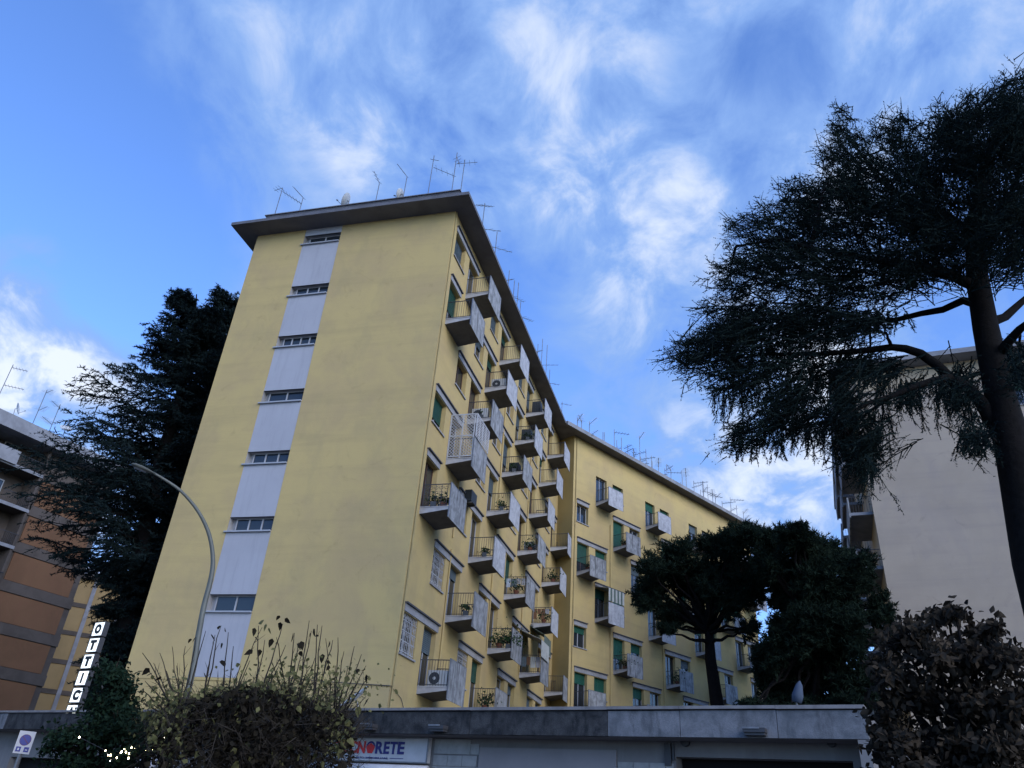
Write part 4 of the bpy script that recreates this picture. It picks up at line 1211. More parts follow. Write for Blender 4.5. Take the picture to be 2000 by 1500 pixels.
# ------------------------------------------------------------------ beige building right
RC = at(1690, 913, 43.0); RC.z = 0
rb = empty('beige_building', 'beige plastered apartment block behind the big cedar with balconies round its left corner', 'apartment building', RC)
def rbp(x, y, z): return fr(RC, UR, x, y, z)
ZRB = 26.2
mb = facade_mesh(30, 0, ZRB, [(8.6, 10.0, 12.6, 14.2)] + [(xx, xx + 2.2, 23.1, 24.7) for xx in (7.0, 13, 19)], .25)
link('wall', mb.mesh('wall', M_BEIGE), rb, (0, 0, 0), rz(UR))
mb = MB(); mb.hexa([rbp(x, y, z) for z in (ZRB - .003, ZRB + .3) for x, y in ((-1.1, -1.0), (31, -1.0), (31, 22), (-1.1, 22))]); wbuild(mb, 'roof', M_CONCL, rb)
mb = MB(); mb.quad(rbp(0, 20, 0), rbp(0, 0, 0), rbp(0, 0, ZRB), rbp(0, 20, ZRB)); mb.quad(rbp(0, 20, 0), rbp(30, 20, 0), rbp(30, 20, ZRB), rbp(0, 20, ZRB)); wbuild(mb, 'wall', M_CREAM, rb)
mb = MB(); mb.hexa([rbp(x, y, z) for z in (24.95, ZRB - .006) for x, y in ((.3, -.03), (29, -.03), (29, -.003), (.3, -.003))]); wbuild(mb, 'frieze', M_CREAM, rb)
for xx in (7.0, 13, 19): opening(rb, RC, UR, xx, 23.1, 2.2, 1.6, 3, M_GFRAME, .4, M_DGREEN, depth=.25)
opening(rb, RC, UR, 8.6, 12.6, 1.4, 1.6, 2, M_BROWN, .999, mat('red_brown_shutter', (.14, .03, .025), .6), depth=.25)
zl = [at(1678, 1003, 43).z, at(1690, 1110, 43).z, at(1700, 1225, 43).z]
sp = (zl[0] - zl[2]) / 2
for i in range(8):
    z = zl[0] + sp * (4 - i)
    if z > ZRB - 1 or z < 2: continue
    for j in range(3):
        y0 = .3 + j * 6.2
        bo = link('balcony', MB().box(-1.15, -.003, y0, y0 + 4.4, 0, .16).mesh('balcony', M_CONCL), rb, (0, 0, z), rz(UR))
        link('parapet', MB().box(-1.2, -1.12, y0 + (.0 if j or i != 4 else 0), y0 + 4.4, -.1, 1.05).mesh('parapet', M_CONCL if i < 4 else M_PAN2), bo)
        r = MB()
        for xx in range(8): r.box(-1.1 + xx * .14, -1.085 + xx * .14, y0 + .02, y0 + .035, .16, 1.05)
        r.box(-1.12, -.01, y0 + .01, y0 + .04, 1.05, 1.08)
        link('railing', r.mesh('railing', M_IRON), bo)

# ------------------------------------------------------------------ brown building left
BC = Vector((-36.0, 66.9, 0))
br = empty('brown_building', 'brown-rendered apartment block with grey concrete bands and recessed balconies at the left edge', 'apartment building', BC)
def bp(x, y, z): return fr(BC, UB, x, y, z)
bz = [at(87, 1343, 76).z, at(115, 1262, 76).z, at(138.6, 1192, 76).z, at(162, 1122, 76).z]
st = (bz[3] - bz[0]) / 3
ZBB = at(112, 848, 71).z
BW = 6.6
mb = MB(); mb.hexa([bp(x, y, z) for z in (0, ZBB - 1.2) for x, y in ((-BW, .12), (0, .12), (0, 14), (-BW, 14))]); wbuild(mb, 'wall', M_CONC, br)
z = bz[0] - st * 2
while z < ZBB - 1.5:
    zt2 = min(z, ZBB - 1.5)
    link('panel', MB().box(-BW + .35, -.55, .04, .14, z - st * .70, zt2).mesh('panel', M_BRK), br, (0, 0, 0), rz(UB))
    link('floor_band', MB().box(-BW, 0, -.02, .1, zt2 + .06, zt2 + st * .29).mesh('floor_band', M_CONC), br, (0, 0, 0), rz(UB))
    z += st
link('roof', MB().box(-BW - 32, .8, -1.3, 15, ZBB - 1.15, ZBB).mesh('roof', M_CONCL), br, (0, 0, 0), rz(UB))
# balcony bays
mb = MB(); mb.hexa([bp(x, y, z) for z in (0, ZBB - 1.2) for x, y in ((-BW - 30, 1.6), (-BW, 1.6), (-BW, 14), (-BW - 30, 14))]); wbuild(mb, 'wall', M_CONC, br)
z = bz[0] - st * 1
lev = 0
while z < ZBB - 2:
    zz_ = z + .1
    for j in range(4):
        xa = -BW - 6.8 * (j + 1) + .3; xb = -BW - 6.8 * j - .05
        bo = link('balcony', MB().box(xa - .3, xb, -.35, 1.59, 0, .2).mesh('balcony', M_CONC), br, bp(0, 0, zz_) - br.location, rz(UB))
        link('slab_edge', MB().box(xa - .3, xb, -.40, -.353, -.02, .24).mesh('slab_edge', M_CONCL), bo)
        link('front_panel', MB().box(xa - .3, xa + 3.9 - (lev % 2) * .8, -.62, -.5, .1, 1.25).mesh('front_panel', M_CONCL), bo)
        r = MB()
        for q in range(18): r.box(xa + 4.0 + q * .14, xa + 4.02 + q * .14, -.34, -.32, .2, 1.15)
        r.box(xa + 3.9, xb, -.35, -.31, 1.15, 1.19); link('railing', r.mesh('railing', M_IRON), bo)
        link('partition', MB().box(xb - .2, xb, -.3, 1.59, .2, st - .01).mesh('partition', M_CONC), bo)
        wi = link('window', MB().box(xa + 1, xa + 2.6, 1.5, 1.59, .25, 2.4).box(xa + 3.4, xa + 4.6, 1.5, 1.59, .25, 2.4).mesh('window', M_FRAME), bo)
        link('curtain', MB().box(xa + 1.1, xa + 1.7, 1.46, 1.497, .3, 2.3).box(xa + 3.5, xa + 4.5, 1.46, 1.497, .3, 2.3).mesh('curtain', M_GLASS), bo)
    z += st; lev += 1

# ------------------------------------------------------------------ ochre gridded block behind
GD = 96.
GC = at(190, 1135, GD); gz_top = GC.z; GC.z = 0
og = empty('ochre_building', 'low ochre block with a grey concrete grid seen between the brown building and the cedar', 'apartment building', GC)
UG = H(math.radians(60))
link('wall', MB().box(-14, 12, 0, 10, 0, gz_top).mesh('wall', M_YG), og, (0, 0, 0), rz(UG))
link('roof', MB().box(-14.3, 12.3, -.5, 10.3, gz_top + .003, gz_top + .45).mesh('roof', M_CONC), og, (0, 0, 0), rz(UG))
for i in range(-4, 5):
    link('column', MB().box(i * 3.1 - .2, i * 3.1 + .2, -.12, -.003, 0, gz_top - .01).mesh('column', M_CONCL), og, (0, 0, 0), rz(UG))
gs = (at(150, 1186, GD).z - at(112, 1296, GD).z) / 2
zq = at(112, 1296, GD).z - gs * 2
while zq < gz_top - .5:
    link('floor_band', MB().box(-14, 12, -.08, -.003, zq, zq + .45).mesh('floor_band', M_CONC), og, (0, 0, 0), rz(UG))
    for i in range(-4, 4):
        wi = link('window', cached('ogw', lambda: MB().box(0, 1.1, -.04, -.003, 0, 1.4).mesh('window', M_GFRAME)), og, Vector((UG.x * (i * 3.1 + 1), UG.y * (i * 3.1 + 1), zq + 1.2)), rz(UG)) if i > 0 else None
    zq += gs
# pale blue curved roof behind
pb_ = at(195, 1120, 104); 
pr = empty('market_hall', 'pale blue curved metal roof seen over the ochre block', 'hall', (pb_.x, pb_.y, 0))
zt3 = at(185, 1106, 104).z; zb3 = at(185, 1130, 104).z
link('wall', MB().box(-5, 8, 0, 8, 0, zb3 - .5).mesh('wall', M_CONCL), pr, (0, 0, 0), rz(UG))
mb = MB()
for i in range(10):
    a0, a1 = math.pi * i / 10, math.pi * (i + 1) / 10
    x0_, x1_ = 1.5 - 6.5 * math.cos(a0), 1.5 - 6.5 * math.cos(a1); z0_, z1_ = zb3 - .5 + (zt3 - zb3 + .5) * math.sin(a0), zb3 - .5 + (zt3 - zb3 + .5) * math.sin(a1)
    mb.quad((x0_, -.5, z0_), (x1_, -.5, z1_), (x1_, 8, z1_), (x0_, 8, z0_))
mb.poly([(1.5 - 6.5 * math.cos(math.pi * i / 10), -.5, zb3 - .5 + (zt3 - zb3 + .5) * math.sin(math.pi * i / 10)) for i in range(11)])
link('roof', mb.mesh('roof', M_BLSHEET), pr, (0, 0, 0), rz(UG))

# ------------------------------------------------------------------ antennas
ORD_ = 0
ORD = ['first', 'second', 'third', 'fourth', 'fifth', 'sixth', 'seventh', 'eighth', 'ninth', 'tenth', 'eleventh', 'twelfth', 'thirteenth', 'fourteenth', 'fifteenth', 'sixteenth', 'seventeenth', 'eighteenth', 'nineteenth', 'twentieth', 'twenty-first', 'twenty-second', 'twenty-third', 'twenty-fourth', 'twenty-fifth', 'twenty-sixth', 'twenty-seventh', 'twenty-eighth', 'twenty-ninth', 'thirtieth', 'thirty-first', 'thirty-second', 'thirty-third', 'thirty-fourth', 'thirty-fifth', 'thirty-sixth', 'thirty-seventh', 'thirty-eighth', 'thirty-ninth', 'fortieth']


def antenna(basep, top, label, group, booms, rod=.018, el=.5, parts=True):
    """booms: (start frac on mast, end point world, n elements)"""
    root = empty('tv_antenna', label, 'antenna', basep, group=group)
    mb = MB(); mb.tube([basep, top], rod, 5); wbuild(mb, 'mast', M_GAL, root)
    for (p, q, n) in booms:
        mb = MB(); mb.tube([p, q], rod * .8, 4)
        d = (q - p).normalized(); s = d.cross(Vector((0, 0, 1))).normalized()
        wbuild(mb, 'boom', M_GAL, root)
        mb = MB()
        for i in range(n):
            c = p.lerp(q, (i + .5) / n); e = el * (1 - .35 * i / n)
            mb.tube([c - s * e * .5, c + s * e * .5], rod * .4, 3, False)
        if n: wbuild(mb, 'elements', M_GAL, root)
    return root


def roof_pt(px, py, o, n_in, back, z=ZR):
    """point on the roof plane z under that ray"""
    d = ray(px, py); n = n_in; oo = o + n * back
    t = (oo.x * n.x + oo.y * n.y) / (d.x * n.x + d.y * n.y)
    return EYE + d * t - Vector((0, 0, 0))


def onA(px, py, back=.3): return roof_pt(px, py, LEFT, U2.copy(), back)


def nA(): return perp_in(U1)


NA = perp_in(U1)
def EA(px, py, back=.6): return roof_pt(px, py, LEFT, NA, back)
ends = [((535, 421), (552, 367), [((552, 367), (532, 366), 3), ((552, 374), (585, 392), 6)], 'crooked aerial with two booms above the left end of the end-wall roof'),
        ((583, 414), (592, 386), [((592, 386), (570, 360), 7)], 'aerial with one boom tilted up left, beside the crooked aerial on the end-wall roof'),
        ((735, 394), (741, 358), [((741, 358), (727, 328), 3)], 'short mast with a tilted boom right of the satellite dish on the roof'),
        ((786, 388), (795, 345), [((795, 345), (773, 314), 3)], 'mast with a tilted boom and a small dish at its foot'),
        ((838, 380), (848, 304), [((847, 327), (887, 338), 4), ((849, 312), (846, 306), 2)], 'tall mast whose boom points right and slightly down near the roof corner'),
        ((885, 375), (893, 298), [((892, 320), (930, 310), 4), ((892, 305), (894, 314), 3)], 'tallest mast at the roof corner, its boom pointing up right'),
        ((902, 380), (908, 312), [], 'plain thin pole right of the tallest roof mast')]
for bpx, tpx, bo_, lab in ends:
    B_ = EA(*bpx); 
    B_.z = min(B_.z, ZR + .4); T_ = EA(*tpx)
    antenna(Vector((T_.x, T_.y, ZR)), T_, lab, 'television aerials on the end-wall roof', [(EA(*p), EA(*q) + NA * .25, n) for p, q, n in bo_], .022, .5)
sb = [((940, 440), (947, 397), [((930, 400), (962, 404), 5)]), ((966, 500), (971, 453), [((944, 447), (978, 452), 2), ((958, 481), (1000, 493), 3)]), ((994, 558), (995, 528), [((990, 548), (1000, 545), 3)]),
      ((1000, 578), (1005, 548), []), ((1006, 590), (1013, 552), [((1000, 578), (1023, 590), 4)]), ((1017, 620), (1017, 590), [((1017, 618), (1040, 628), 4)]), ((1050, 700), (1051, 672), [((1040, 690), (1058, 684), 4)]), ((1056, 705), (1060, 662), []), ((1066, 728), (1069, 674), [((1060, 713), (1090, 713), 3)]), ((1073, 750), (1074, 722), [((1073, 748), (1092, 752), 2)]), ((1096, 810), (1098, 785), [((1096, 788), (1116, 792), 2)])]
NB_ = perp_in(U2)
for i, (bpx, tpx, bo_) in enumerate(sb):
    T_ = roof_pt(*tpx, P0, NB_, .2)
    antenna(Vector((T_.x, T_.y, ZR)), T_, ORD[i] + ' aerial from the near corner along the roof edge above the balconies', 'television aerials along the balcony side', [(roof_pt(*p, P0, NB_, .2), roof_pt(*q, P0, NB_, .2), n) for p, q, n in bo_], .024, .6)
wm_ = [(205, 60, 2), (268, 0, 1), (340, 15, 3), (420, 240, 0), (478, 115, 2), (570, 90, 1), (637, 165, 2), (696, 235, 4), (750, 270, 4), (805, 150, 1), (864, 272, 3), (922, 385, 2), (980, 360, 4), (1040, 450, 1), (1095, 450, 3), (1198, 470, 1), (1233, 455, 4), (1372, 650, 2), (1395, 575, 1), (1435, 600, 3), (1480, 650, 4), (1572, 755, 3), (1652, 790, 2), (1705, 795, 1), (1768, 850, 3)]
ra_ = random.Random(12)
for q in range(13):
    x = 230 + q * 118 + ra_.uniform(-25, 25); wm_.append((x, (862 + .54 * (1080 + x / 4.762 - 1122) - 10 - ra_.uniform(20, 48) - 820) * 4.762, ra_.choice([0, 1, 1, 2])))
wm_.sort()
N3 = perp_in(U3)
for i, (x, y, ty) in enumerate(wm_):
    px_, py_ = 1080 + x / 4.762, 820 + y / 4.762
    T_ = roof_pt(px_, py_, Q0, N3, .4)
    up = Vector((0, 0, 1)); rot = H(random.uniform(0, 6.28))
    bm_ = []
    if ty in (1, 3): bm_.append((T_ - up * .25, T_ - up * .25 + rot * 1.3, 5))
    if ty in (2, 3): bm_.append((T_ - up * 1.0, T_ - up * 1.0 + H(random.uniform(0, 6.28)) * 1.6, 6))
    if ty == 4: bm_.append((T_ - up * .15 - rot * .5, T_ - up * .15 + rot * .5, 4)); bm_.append((T_ - up * .55 - rot * .5, T_ - up * .55 + rot * .5, 4))
    antenna(Vector((T_.x, T_.y, ZR)), T_, ORD[i] + ' aerial from the left in the row on the far wing roof', 'television aerials on the far wing roof', bm_, .028, .6)
for i, (x, y, bx_, by_, ty) in enumerate([(26, 712, 4, 800, 3), (92, 762, 70, 820, 1), (118, 790, 100, 836, 2)]):
    T_ = at(x, y, 70 + i); mbp = Vector((T_.x, T_.y, ZBB))
    rot = H(1.2 + i)
    antenna(mbp, T_, ['left', 'middle', 'right'][i] + 'most thin aerial on the brown building roof' if i != 1 else 'middle thin aerial on the brown building roof', 'aerials on the brown building', [(T_ - Vector((0, 0, .3)), T_ - Vector((0, 0, .3)) + rot * 1.2, 5), (T_ - Vector((0, 0, 2)), T_ - Vector((0, 0, 2)) + rot * 1.5, 6)], .03, .8)


def dish(c, aim, r, label, feed=True, polebase=None):
    c = Vector(c); aim = Vector(aim).normalized(); s = aim.cross(Vector((0, 0, 1))).normalized(); u = s.cross(aim)
    root = empty('satellite_dish', label, 'satellite dish', c)
    mb = MB(); rings = 5; n = 20
    P_ = [[c + (s * math.cos(2 * math.pi * k / n) + u * math.sin(2 * math.pi * k / n)) * r * (i / rings) + aim * (.22 * r * (i / rings) ** 2) for k in range(n)] for i in range(rings + 1)]
    for off in (0, -.012):
        for i in range(rings):
            for k in range(n): mb.quad(P_[i][k] + aim * off, P_[i][(k + 1) % n] + aim * off, P_[i + 1][(k + 1) % n] + aim * off, P_[i + 1][k] + aim * off)
    wbuild(mb, 'reflector', M_DISH, root, True)
    mb = MB(); f = c + aim * r * 1.3 - u * r * .5; mb.tube([c - u * r * .9 + aim * .2 * r, f], .016, 5); mb.tube([f, f - aim * .1], .035, 8); wbuild(mb, 'feed_arm', M_GAL, root)
    if polebase is not None: mb = MB(); mb.tube([Vector(polebase), c - aim * .12, c - aim * .02], .025, 6); wbuild(mb, 'mount', M_GAL, root)
    return root


dc = EA(678, 392, .7); dish(dc, -U1 * 1 - NA * .25 + Vector((0, 0, .45)), .42, 'round satellite dish on the middle of the end-wall roof edge', polebase=Vector((dc.x, dc.y, ZR)) + U1 * .3)
dc = EA(783, 379, .7); dish(dc, -U1 * 1 + NA * .1 + Vector((0, 0, .4)), .3, 'small dish at the foot of a mast on the end-wall roof', polebase=Vector((dc.x, dc.y, ZR)) + U1 * .2)
dc = at(694, 1366, 23.5); dish(dc, Vector((-.75, -.3, .9)), .48, 'white satellite dish on the shop roof behind the bare shoots', polebase=(dc.x + .2, dc.y, ZC - .2))
for i, (x, y) in enumerate([(33, 798), (128, 838)]):
    dc = at(x, y, 71); dish(dc, Vector((.3, -.4, .5)) if i else Vector((.9, .3, .3)), .5, ['small dish near the left end of the brown building roof', 'small dish near the right end of the brown building roof'][i], polebase=(dc.x, dc.y, ZBB))

# ------------------------------------------------------------------ street lamp
LD = 20.
lb = at(372, 1320, LD); lb = Vector((lb.x, lb.y, 0))
lamp = empty('street_lamp', 'grey street lamp with a long curved arm in front of the end wall', 'street lamp', lb)
cp = [(367, 1350), (385, 1255), (398, 1185), (411, 1135), (416, 1098), (412, 1058), (401, 1024), (381, 990), (352, 958), (322, 937), (300, 924)]
pts = [lb] + [at(x, y, LD) for x, y in cp]
fine = []
for i in range(len(pts) - 1):
    p0, p1, p2, p3 = pts[max(i - 1, 0)], pts[i], pts[i + 1], pts[min(i + 2, len(pts) - 1)]
    for t in ((0, .33, .66) if i else (0,)):
        fine.append(.5 * ((2 * p1) + (p2 - p0) * t + (2 * p0 - 5 * p1 + 4 * p2 - p3) * t * t + (3 * p1 - p0 - 3 * p2 + p3) * t ** 3))
fine.append(pts[-1])
mb = MB(); nf = len(fine); mb.tube(fine, [.075 - .048 * (i / nf) for i in range(nf)], 12); wbuild(mb, 'pole', M_LAMP, lamp, True)
h0 = fine[-1]; hd = (at(262, 908, LD) - h0).normalized(); s_ = hd.cross(Vector((0, 0, 1))).normalized(); u_ = s_.cross(hd)
def ell(t, w, a): return h0 + hd * t + s_ * (w * math.cos(a)) + u_ * (w * .45 * math.sin(a))
mb = MB(); sec = [(-.05, .035), (.04, .055), (.14, .09), (.3, .115), (.48, .10), (.56, .04)]
V_ = []
for t, w in sec: V_.append([ell(t, w, 2 * math.pi * k / 12) for k in range(12)])
for i in range(len(sec) - 1):
    for k in range(12): mb.quad(V_[i][k], V_[i][(k + 1) % 12], V_[i + 1][(k + 1) % 12], V_[i + 1][k])
mb.poly(V_[-1]); mb.poly(list(reversed(V_[0]))); wbuild(mb, 'lamp_head', M_LAMP, lamp, True)
mb = MB(); mb.poly([h0 + hd * (.32 + .16 * math.cos(a)) + s_ * (.075 * math.sin(a)) - u_ * .056 for a in [2 * math.pi * k / 14 for k in range(14)]]); wbuild(mb, 'lens', M_DISH, lamp)

# no-parking sign
ND = 15.
sc_ = at(48, 1450, ND); nb_ = Vector((sc_.x, sc_.y, 0))
fac = -Vector((sc_.x, sc_.y, 0)).normalized(); ux = Vector((-fac.y, fac.x, 0))
ns = empty('parking_sign', 'white road sign with a blue no-parking disc in the lower left corner', 'sign', nb_, rz(ux))
wS, zA, zB = .225, at(40, 1472, ND).z, at(55, 1428, ND).z
link('post', MB().tube([(0, .04, 0), (0, .04, zB - .05)], .03, 8).mesh('post', M_GAL), ns)
link('plate', MB().box(-wS / 2, wS / 2, 0, .012, zA, zB).mesh('plate', mat('sign_white', (.34, .34, .36), .4)), ns)
mb = MB(); zc2 = zB - .125; mb.disc((0, -.002, zc2), (0, -1, 0), (0, 0, 1), .080, n=28); link('red_disc', mb.mesh('red_disc', M_SIGNR), ns)
mb = MB(); mb.disc((0, -.004, zc2), (0, -1, 0), (0, 0, 1), .071, n=28); link('blue_disc', mb.mesh('blue_disc', M_BLUE), ns)
mb = MB(); mb.quad((-.052, -.006, zc2 + .042), (-.042, -.006, zc2 + .052), (.052, -.006, zc2 - .042), (.042, -.006, zc2 - .052)); link('red_bar', mb.mesh('red_bar', M_SIGNR), ns)
for xx in (-.055, .055):
    link('symbol', MB().box(xx - .034, xx + .034, -.004, -.001, zA + .025, zA + .095).mesh('symbol', M_BLUE), ns)
mb = MB(); mb.box(-.065, -.045, -.007, -.0045, zA + .045, zA + .075); mb.box(.04, .07, -.007, -.0045, zA + .05, zA + .062); link('pictogram', mb.mesh('pictogram', M_SIGNW), ns)

# pale trunk, kiosk awning and fairy lights
pt = at(322, 1468, 13.2)
tr_ = empty('pale_tree', 'slim pale tree trunk with short stubs beside the string of small lights', 'tree', (pt.x, pt.y, 0))
mb = MB(); b0 = at(315, 1530, 13.2); mb.tube([Vector((b0.x, b0.y, 0)), b0, at(322, 1500, 13.2), at(328, 1462, 13.2)], [.13, .11, .1, .085], 10); wbuild(mb, 'trunk', M_PBARK, tr_, True)
mb = MB(); mb.tube([at(328, 1464, 13.2), at(318, 1448, 13.1), at(300, 1440, 13)], [.06, .04, .02], 6); mb.tube([at(328, 1464, 13.2), at(340, 1450, 13.3), at(350, 1430, 13.4)], [.06, .045, .03], 6); wbuild(mb, 'limb', M_PBARK, tr_, True)
ka = at(290, 1480, 17)
kb = empty('kiosk_canopy', 'grey sloping canopy behind the pale trunk below the small lights', 'canopy', (ka.x, ka.y, 0))
A_ = [at(256, 1494, 16.5), at(300, 1494, 16.5), at(318, 1476, 18), at(290, 1474, 18.4)]
mb = MB(); mb.hexa([p - Vector((0, 0, .06)) for p in A_] + A_); wbuild(mb, 'roof', M_SIGNW, kb)
mb = MB()
for p in A_: mb.tube([Vector((p.x, p.y, 0)), p - Vector((0, 0, .062))], .03, 6)
wbuild(mb, 'posts', M_GAL, kb)
rl = random.Random(77)
fl = empty('string_lights', 'string of small warm fairy lights threaded through the dark foliage at lower left', 'string lights', at(280, 1475, 12.9))
bulb = MB(); bulb.tube([(0, 0, -.014), (0, 0, .0), (0, 0, .014)], [.004, .010, .004], 6)
bme = bulb.mesh('bulb', M_BULB); path = []
LP = [(155, 1440), (206, 1466), (211, 1475), (216, 1475), (215, 1486), (236, 1470), (238, 1468), (246, 1469), (243, 1463), (252, 1472), (257, 1460), (263, 1463), (268, 1466), (281, 1461), (284, 1467), (251, 1481), (292, 1453), (299, 1454), (293, 1448), (304, 1443), (309, 1446), (320, 1442), (327, 1492), (331, 1491), (335, 1472), (275, 1466), (306, 1455), (298, 1463), (228, 1480)]
for (x, y) in LP:
    p = at(x, y, 12.6); path.append(p); o = link('bulb', bme, fl, p - fl.location); s = rl.uniform(.5, 1.1); o.scale = (s, s, s)
mb = MB(); path.sort(key=lambda p: p.x); mb.tube(path, .004, 3); wbuild(mb, 'wire', M_IRON, fl)
leafy(12.9, 'hedge_plant', 'shrub', 'dark clipped shrub holding the string of small lights', [(275, 1462, 45, 16), (230, 1480, 30, 16), (320, 1455, 20, 14), (300, 1445, 20, 10)], L_EVER, (285, 1480), 1300, .06, 61, .6)

# ------------------------------------------------------------------ things on the balconies
def bal_pt(x, dx, dy, k, z=0.): return fr(P0, U2, x + dx, -dy, ZS[k] + .237 + z)


def ac_unit(p, u, label):
    r = empty('air_conditioner', label, 'air conditioner', p, rz(u))
    mb = MB(); mb.box(0, .3, -.8, 0, 0, .58); link('casing', mb.mesh('casing', M_AC), r)
    mb = MB(); mb.disc((-.004, -.28, .29), (-1, 0, 0), (0, 0, 1), .22); link('fan_grille', mb.mesh('fan_grille', M_PLAST), r)
    mb = MB(); mb.disc((-.008, -.28, .29), (-1, 0, 0), (0, 0, 1), .06, n=12); link('fan_hub', mb.mesh('fan_hub', M_AC), r)
    return r


def pot_plant(p, size, label, seed, pot=M_TERRA, box=False):
    rr = random.Random(seed); r = empty('potted_plant', label, 'plant', p)
    if box: mb = MB().box(-.11, .11, -.35, .35, 0, .2)
    else: mb = MB().tube([(0, 0, 0), (0, 0, .24), (0, 0, .27)], [.1, .15, .16], 10)
    link('pot', mb.mesh('pot', pot), r)
    N = int(90 * size / .3)
    P_ = np.array([[rr.gauss(0, size * .42), rr.gauss(0, size * (.42 if not box else .6)), .28 + abs(rr.gauss(0, size * .5))] for _ in range(N)])
    D_ = nrm(RNG.normal(size=(N, 3)) + np.array([0, 0, .4])); v, f = leaves(P_, D_, np.array([rr.uniform(.08, .16) for _ in range(N)]), .6)
    link('foliage', npmesh('foliage', [(v, f)], L_POT), r, kind='stuff')
    mb = MB()
    for i in range(5): mb.tube([(0, 0, .24), (rr.gauss(0, size * .3), rr.gauss(0, size * .3), .3 + size * .6)], [.008, .004], 3)
    link('stems', mb.mesh('stems', M_TWIG), r)
    return r


doors = sorted([(k, x) for (t, x, k, T) in itemsB if t == 'd'])
FL = ['lowest', 'second lowest', 'third lowest', 'middle', 'third highest', 'second highest', 'top']
def colname(x): return ORD[int(x // 6.0)] if x < 24 else 'farthest'
ac_unit(bal_pt(2.45, .05, .35, 0), U2, 'air conditioning unit with a round fan on the lowest balcony nearest us')
pl_spots = [(2, .47, .35, .85, .32, 0), (2, .47, .3, .45, .3, 1), (1, 4.62, .3, .8, .25, 1), (0, 2.45 + 6.36, .3, .7, .5, 0), (1, 4.62 + 6.36, .3, .5, .6, 0), (1, 4.62 + 6.36, .9, .9, .8, 0), (1, 4.62 + 6.36, .3, .95, .55, 1), (3, 2.62 + 6.36, .3, .7, .35, 1), (2, .47 + 6.36, .3, .7, .25, 1),
            (2, .47 + 12.72, .3, .6, .55, 0), (3, 2.62 + 12.72, .3, .7, .5, 0), (4, 4.75 + 6.36, .3, .6, .3, 1), (4, 4.75, .3, .6, .25, 1), (5, .52 + 12.72, .3, .7, .3, 1), (3, 2.62 + 19.08, .3, .7, .5, 0), (2, .47 + 19.08, .3, .7, .5, 0)]
seen = {}
for i, (k, x, dx, dy, s, bx) in enumerate(pl_spots):
    key = (k, round(x)); seen[key] = seen.get(key, 0) + 1
    extra = ['', ' beside a pot', ' by the rail'][seen[key] - 1]
    pot_plant(bal_pt(x, dx, dy, k), s, ('trough of plants' if bx else 'potted plant') + ' on the ' + FL[k] + ' row, ' + colname(x) + ' balcony from the corner' + extra, 100 + i, M_PLAST if bx else M_TERRA, bool(bx))
# a leafy climber pot on the fully grown balcony hanging outside
WB = [(6, 2.6), (5, 4.69), (4, .57), (4, 6.84), (3, 2.6), (2, 4.69), (2, 10.96), (1, .58), (0, 2.6)]
for i, (k, x) in enumerate([(5, 4.69), (2, 4.69), (4, .57), (2, 10.96)]):
    pot_plant(fr(Q0, U3, x + .4, -.7, TW[k] - 2.42 + .237), [.35, .6, .3, .6][i], 'potted plant on a balcony of the far wing, ' + ['under the green shutter near the top', 'above the drain pipe elbow', 'near the inner corner', 'left of the pine trunk'][i], 200 + i)
def cabinet(k, x, w, h, label, m):
    r = empty('storage_cabinet', label, 'cabinet', bal_pt(x, .5, .25, k), rz(U2))
    link('body', MB().box(0, w, -.55, 0, 0, h).mesh('body', m), r)
    link('door', MB().box(-.014, -.002, -.52, -.03, .04, h - .04).mesh('door', m), r)
cabinet(5, .52 + 12.72, .6, 1.0, 'dark cabinet on the second highest row, third balcony from the corner', M_PLAST)
cabinet(4, 4.75 + 6.36, .6, .8, 'dark box on the third highest row, second balcony from the corner', M_PLAST)
cabinet(6, 2.62 + 12.72, .6, 1.1, 'dark cabinet on the top row of balconies beneath the eave', M_PLAST)
cabinet(3, 2.62 + 12.72, .6, .7, 'pale cupboard on the middle row, third balcony from the corner', M_AC)
def cloths(k, x, label, seed):
    rr = random.Random(seed); p = bal_pt(x, .04, .1, k, .86)
    r = empty('laundry', label, 'laundry', p, rz(U2)); y = 0
    link('line', MB().tube([(0, 0, 0), (0, -1.05, 0)], .004, 3).mesh('line', M_IRON), r)
    while y < .85:
        w = rr.uniform(.18, .34); h = rr.uniform(.3, .62); mb = MB()
        for q in range(4):
            a, c = y + w * q / 4, y + w * (q + 1) / 4
            mb.hexa([(-.02 - .01 * (q % 2), -a, -h), (-.02 - .01 * ((q + 1) % 2), -c, -h), (-.012, -c, -h), (-.012, -a, -h), (-.006, -a, 0), (-.006, -c, 0), (0, -c, 0), (0, -a, 0)])
        link('cloth', mb.mesh('cloth', rr.choice([M_AWN, M_BRK, M_BLSHEET, M_TRIM, M_GREYSH])), r); y += w + .03
cloths(2, .47 + 12.72, 'washing hung on the third lowest row, third balcony from the corner', 3)
cloths(1, 4.62 + 12.72, 'washing hung on the second lowest row, third balcony from the corner', 5)
cloths(2, .47 + 19.08, 'washing hung on the third lowest row, fourth balcony from the corner', 8)
cloths(0, 2.45 + 12.72, 'washing hung on the lowest row, third balcony from the corner', 9)
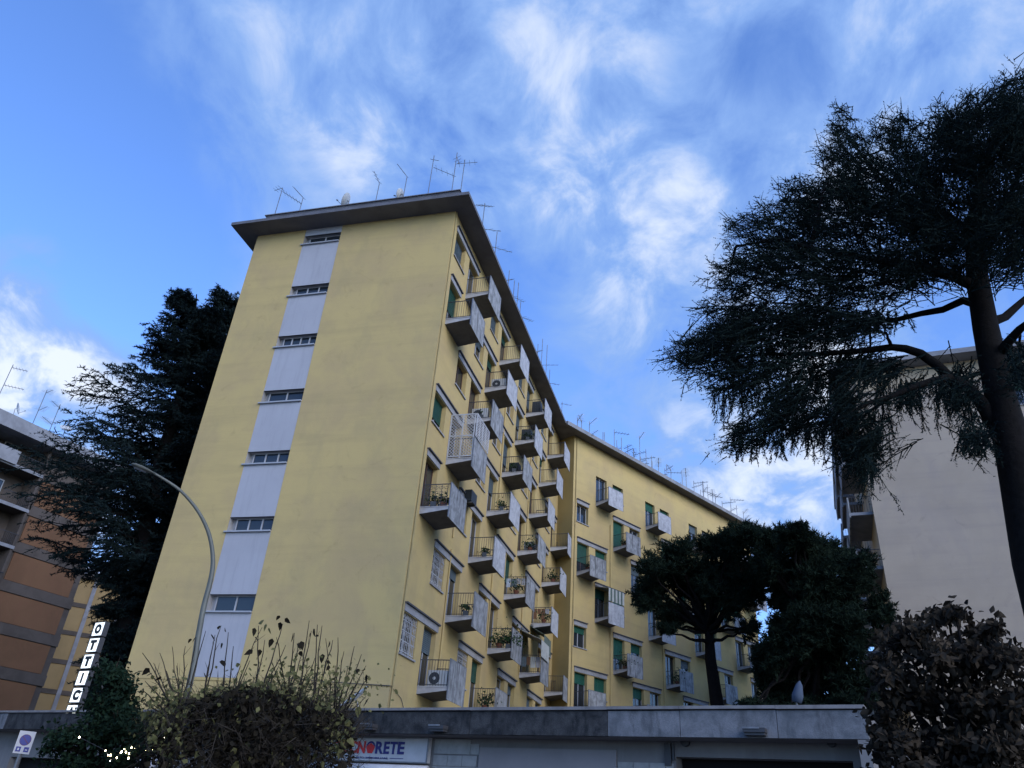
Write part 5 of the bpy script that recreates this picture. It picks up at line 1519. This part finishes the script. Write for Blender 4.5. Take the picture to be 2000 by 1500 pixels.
# washing cabinet on one balcony, small condenser units
ac_unit(bal_pt(.52 + 6.36, .15, .3, 5), U2, 'air conditioning unit on the second highest balcony row in the second column')
ac_unit(bal_pt(4.75, .05, .2, 4), U2, 'air conditioning unit behind the rail above the trellised balcony')
cb = empty('wall_air_conditioner', 'air conditioner hung on the wall right of the trellised balcony', 'air conditioner', fr(P0, U2, 5.3, -.02, 14.6), rz(U2))
link('casing', MB().box(0, .8, -.4, -.06, 0, .55).mesh('casing', M_PLAST), cb); link('bracket', MB().box(.1, .14, -.4, 0, -.06, -.002).box(.66, .7, -.4, 0, -.06, -.002).mesh('bracket', M_GAL), cb)
# awnings
def awning(o, u, x, z, w, out, drop, label, m1, m2, n=8):
    r = empty('awning', label, 'awning', fr(o, u, x, -.02, z), rz(u)); mb = MB()
    for i in range(n):
        mb.cur = i % 2; xa, xb = w * i / n, w * (i + 1) / n
        mb.hexa([(xa, -.02, -.02), (xb, -.02, -.02), (xb, -out, -drop - .02), (xa, -out, -drop - .02), (xa, -.02, 0), (xb, -.02, 0), (xb, -out, -drop), (xa, -out, -drop)])
        mb.quad((xa, -out - .003, -drop), (xb, -out - .003, -drop), (xb, -out - .003, -drop - .9), (xa, -out - .003, -drop - .9))
    link('cloth', mb.mesh('cloth', [m1, m2]), r)
    link('roller', MB().tube([(0, -.08, .05), (w, -.08, .05)], .06, 8).mesh('roller', M_GAL), r); return r
awning(Q0, U3, 2.6, TW[3] + .05, 1.75, 1.22, .25, 'grey and cream striped awning dropped over a balcony of the far wing', M_AWN, M_AWNG, 9)
awning(P0, U2, 16.9, ZS[1] + 2.5, 2.0, 1.3, .55, 'cream awning folded out from the balcony facade near the inner corner', M_AWN, M_AWN, 2)
awning(P0, U2, 19.2, ZS[2] + .0, 1.9, .9, .5, 'small dark awning below a balcony near the inner corner', M_AWNG, M_AWNG, 2)
# folded parasol far in the courtyard
fp = at(1558, 1378, 26)
fo_ = empty('folded_parasol', 'folded blue-grey parasol above the parapet under the dark pine', 'parasol', (fp.x, fp.y, 0))
t0, t1 = at(1556, 1372, 26), at(1562, 1330, 26)
mb = MB(); mb.tube([t0, t0.lerp(t1, .3), t0.lerp(t1, .8), t1], [.14, .17, .10, .02], 9); wbuild(mb, 'cloth', mat('parasol_cloth', (.05, .07, .11), .9), fo_, True)
mb = MB(); mb.tube([Vector((t0.x, t0.y, 0)), t0], .03, 6); wbuild(mb, 'pole', M_GAL, fo_)
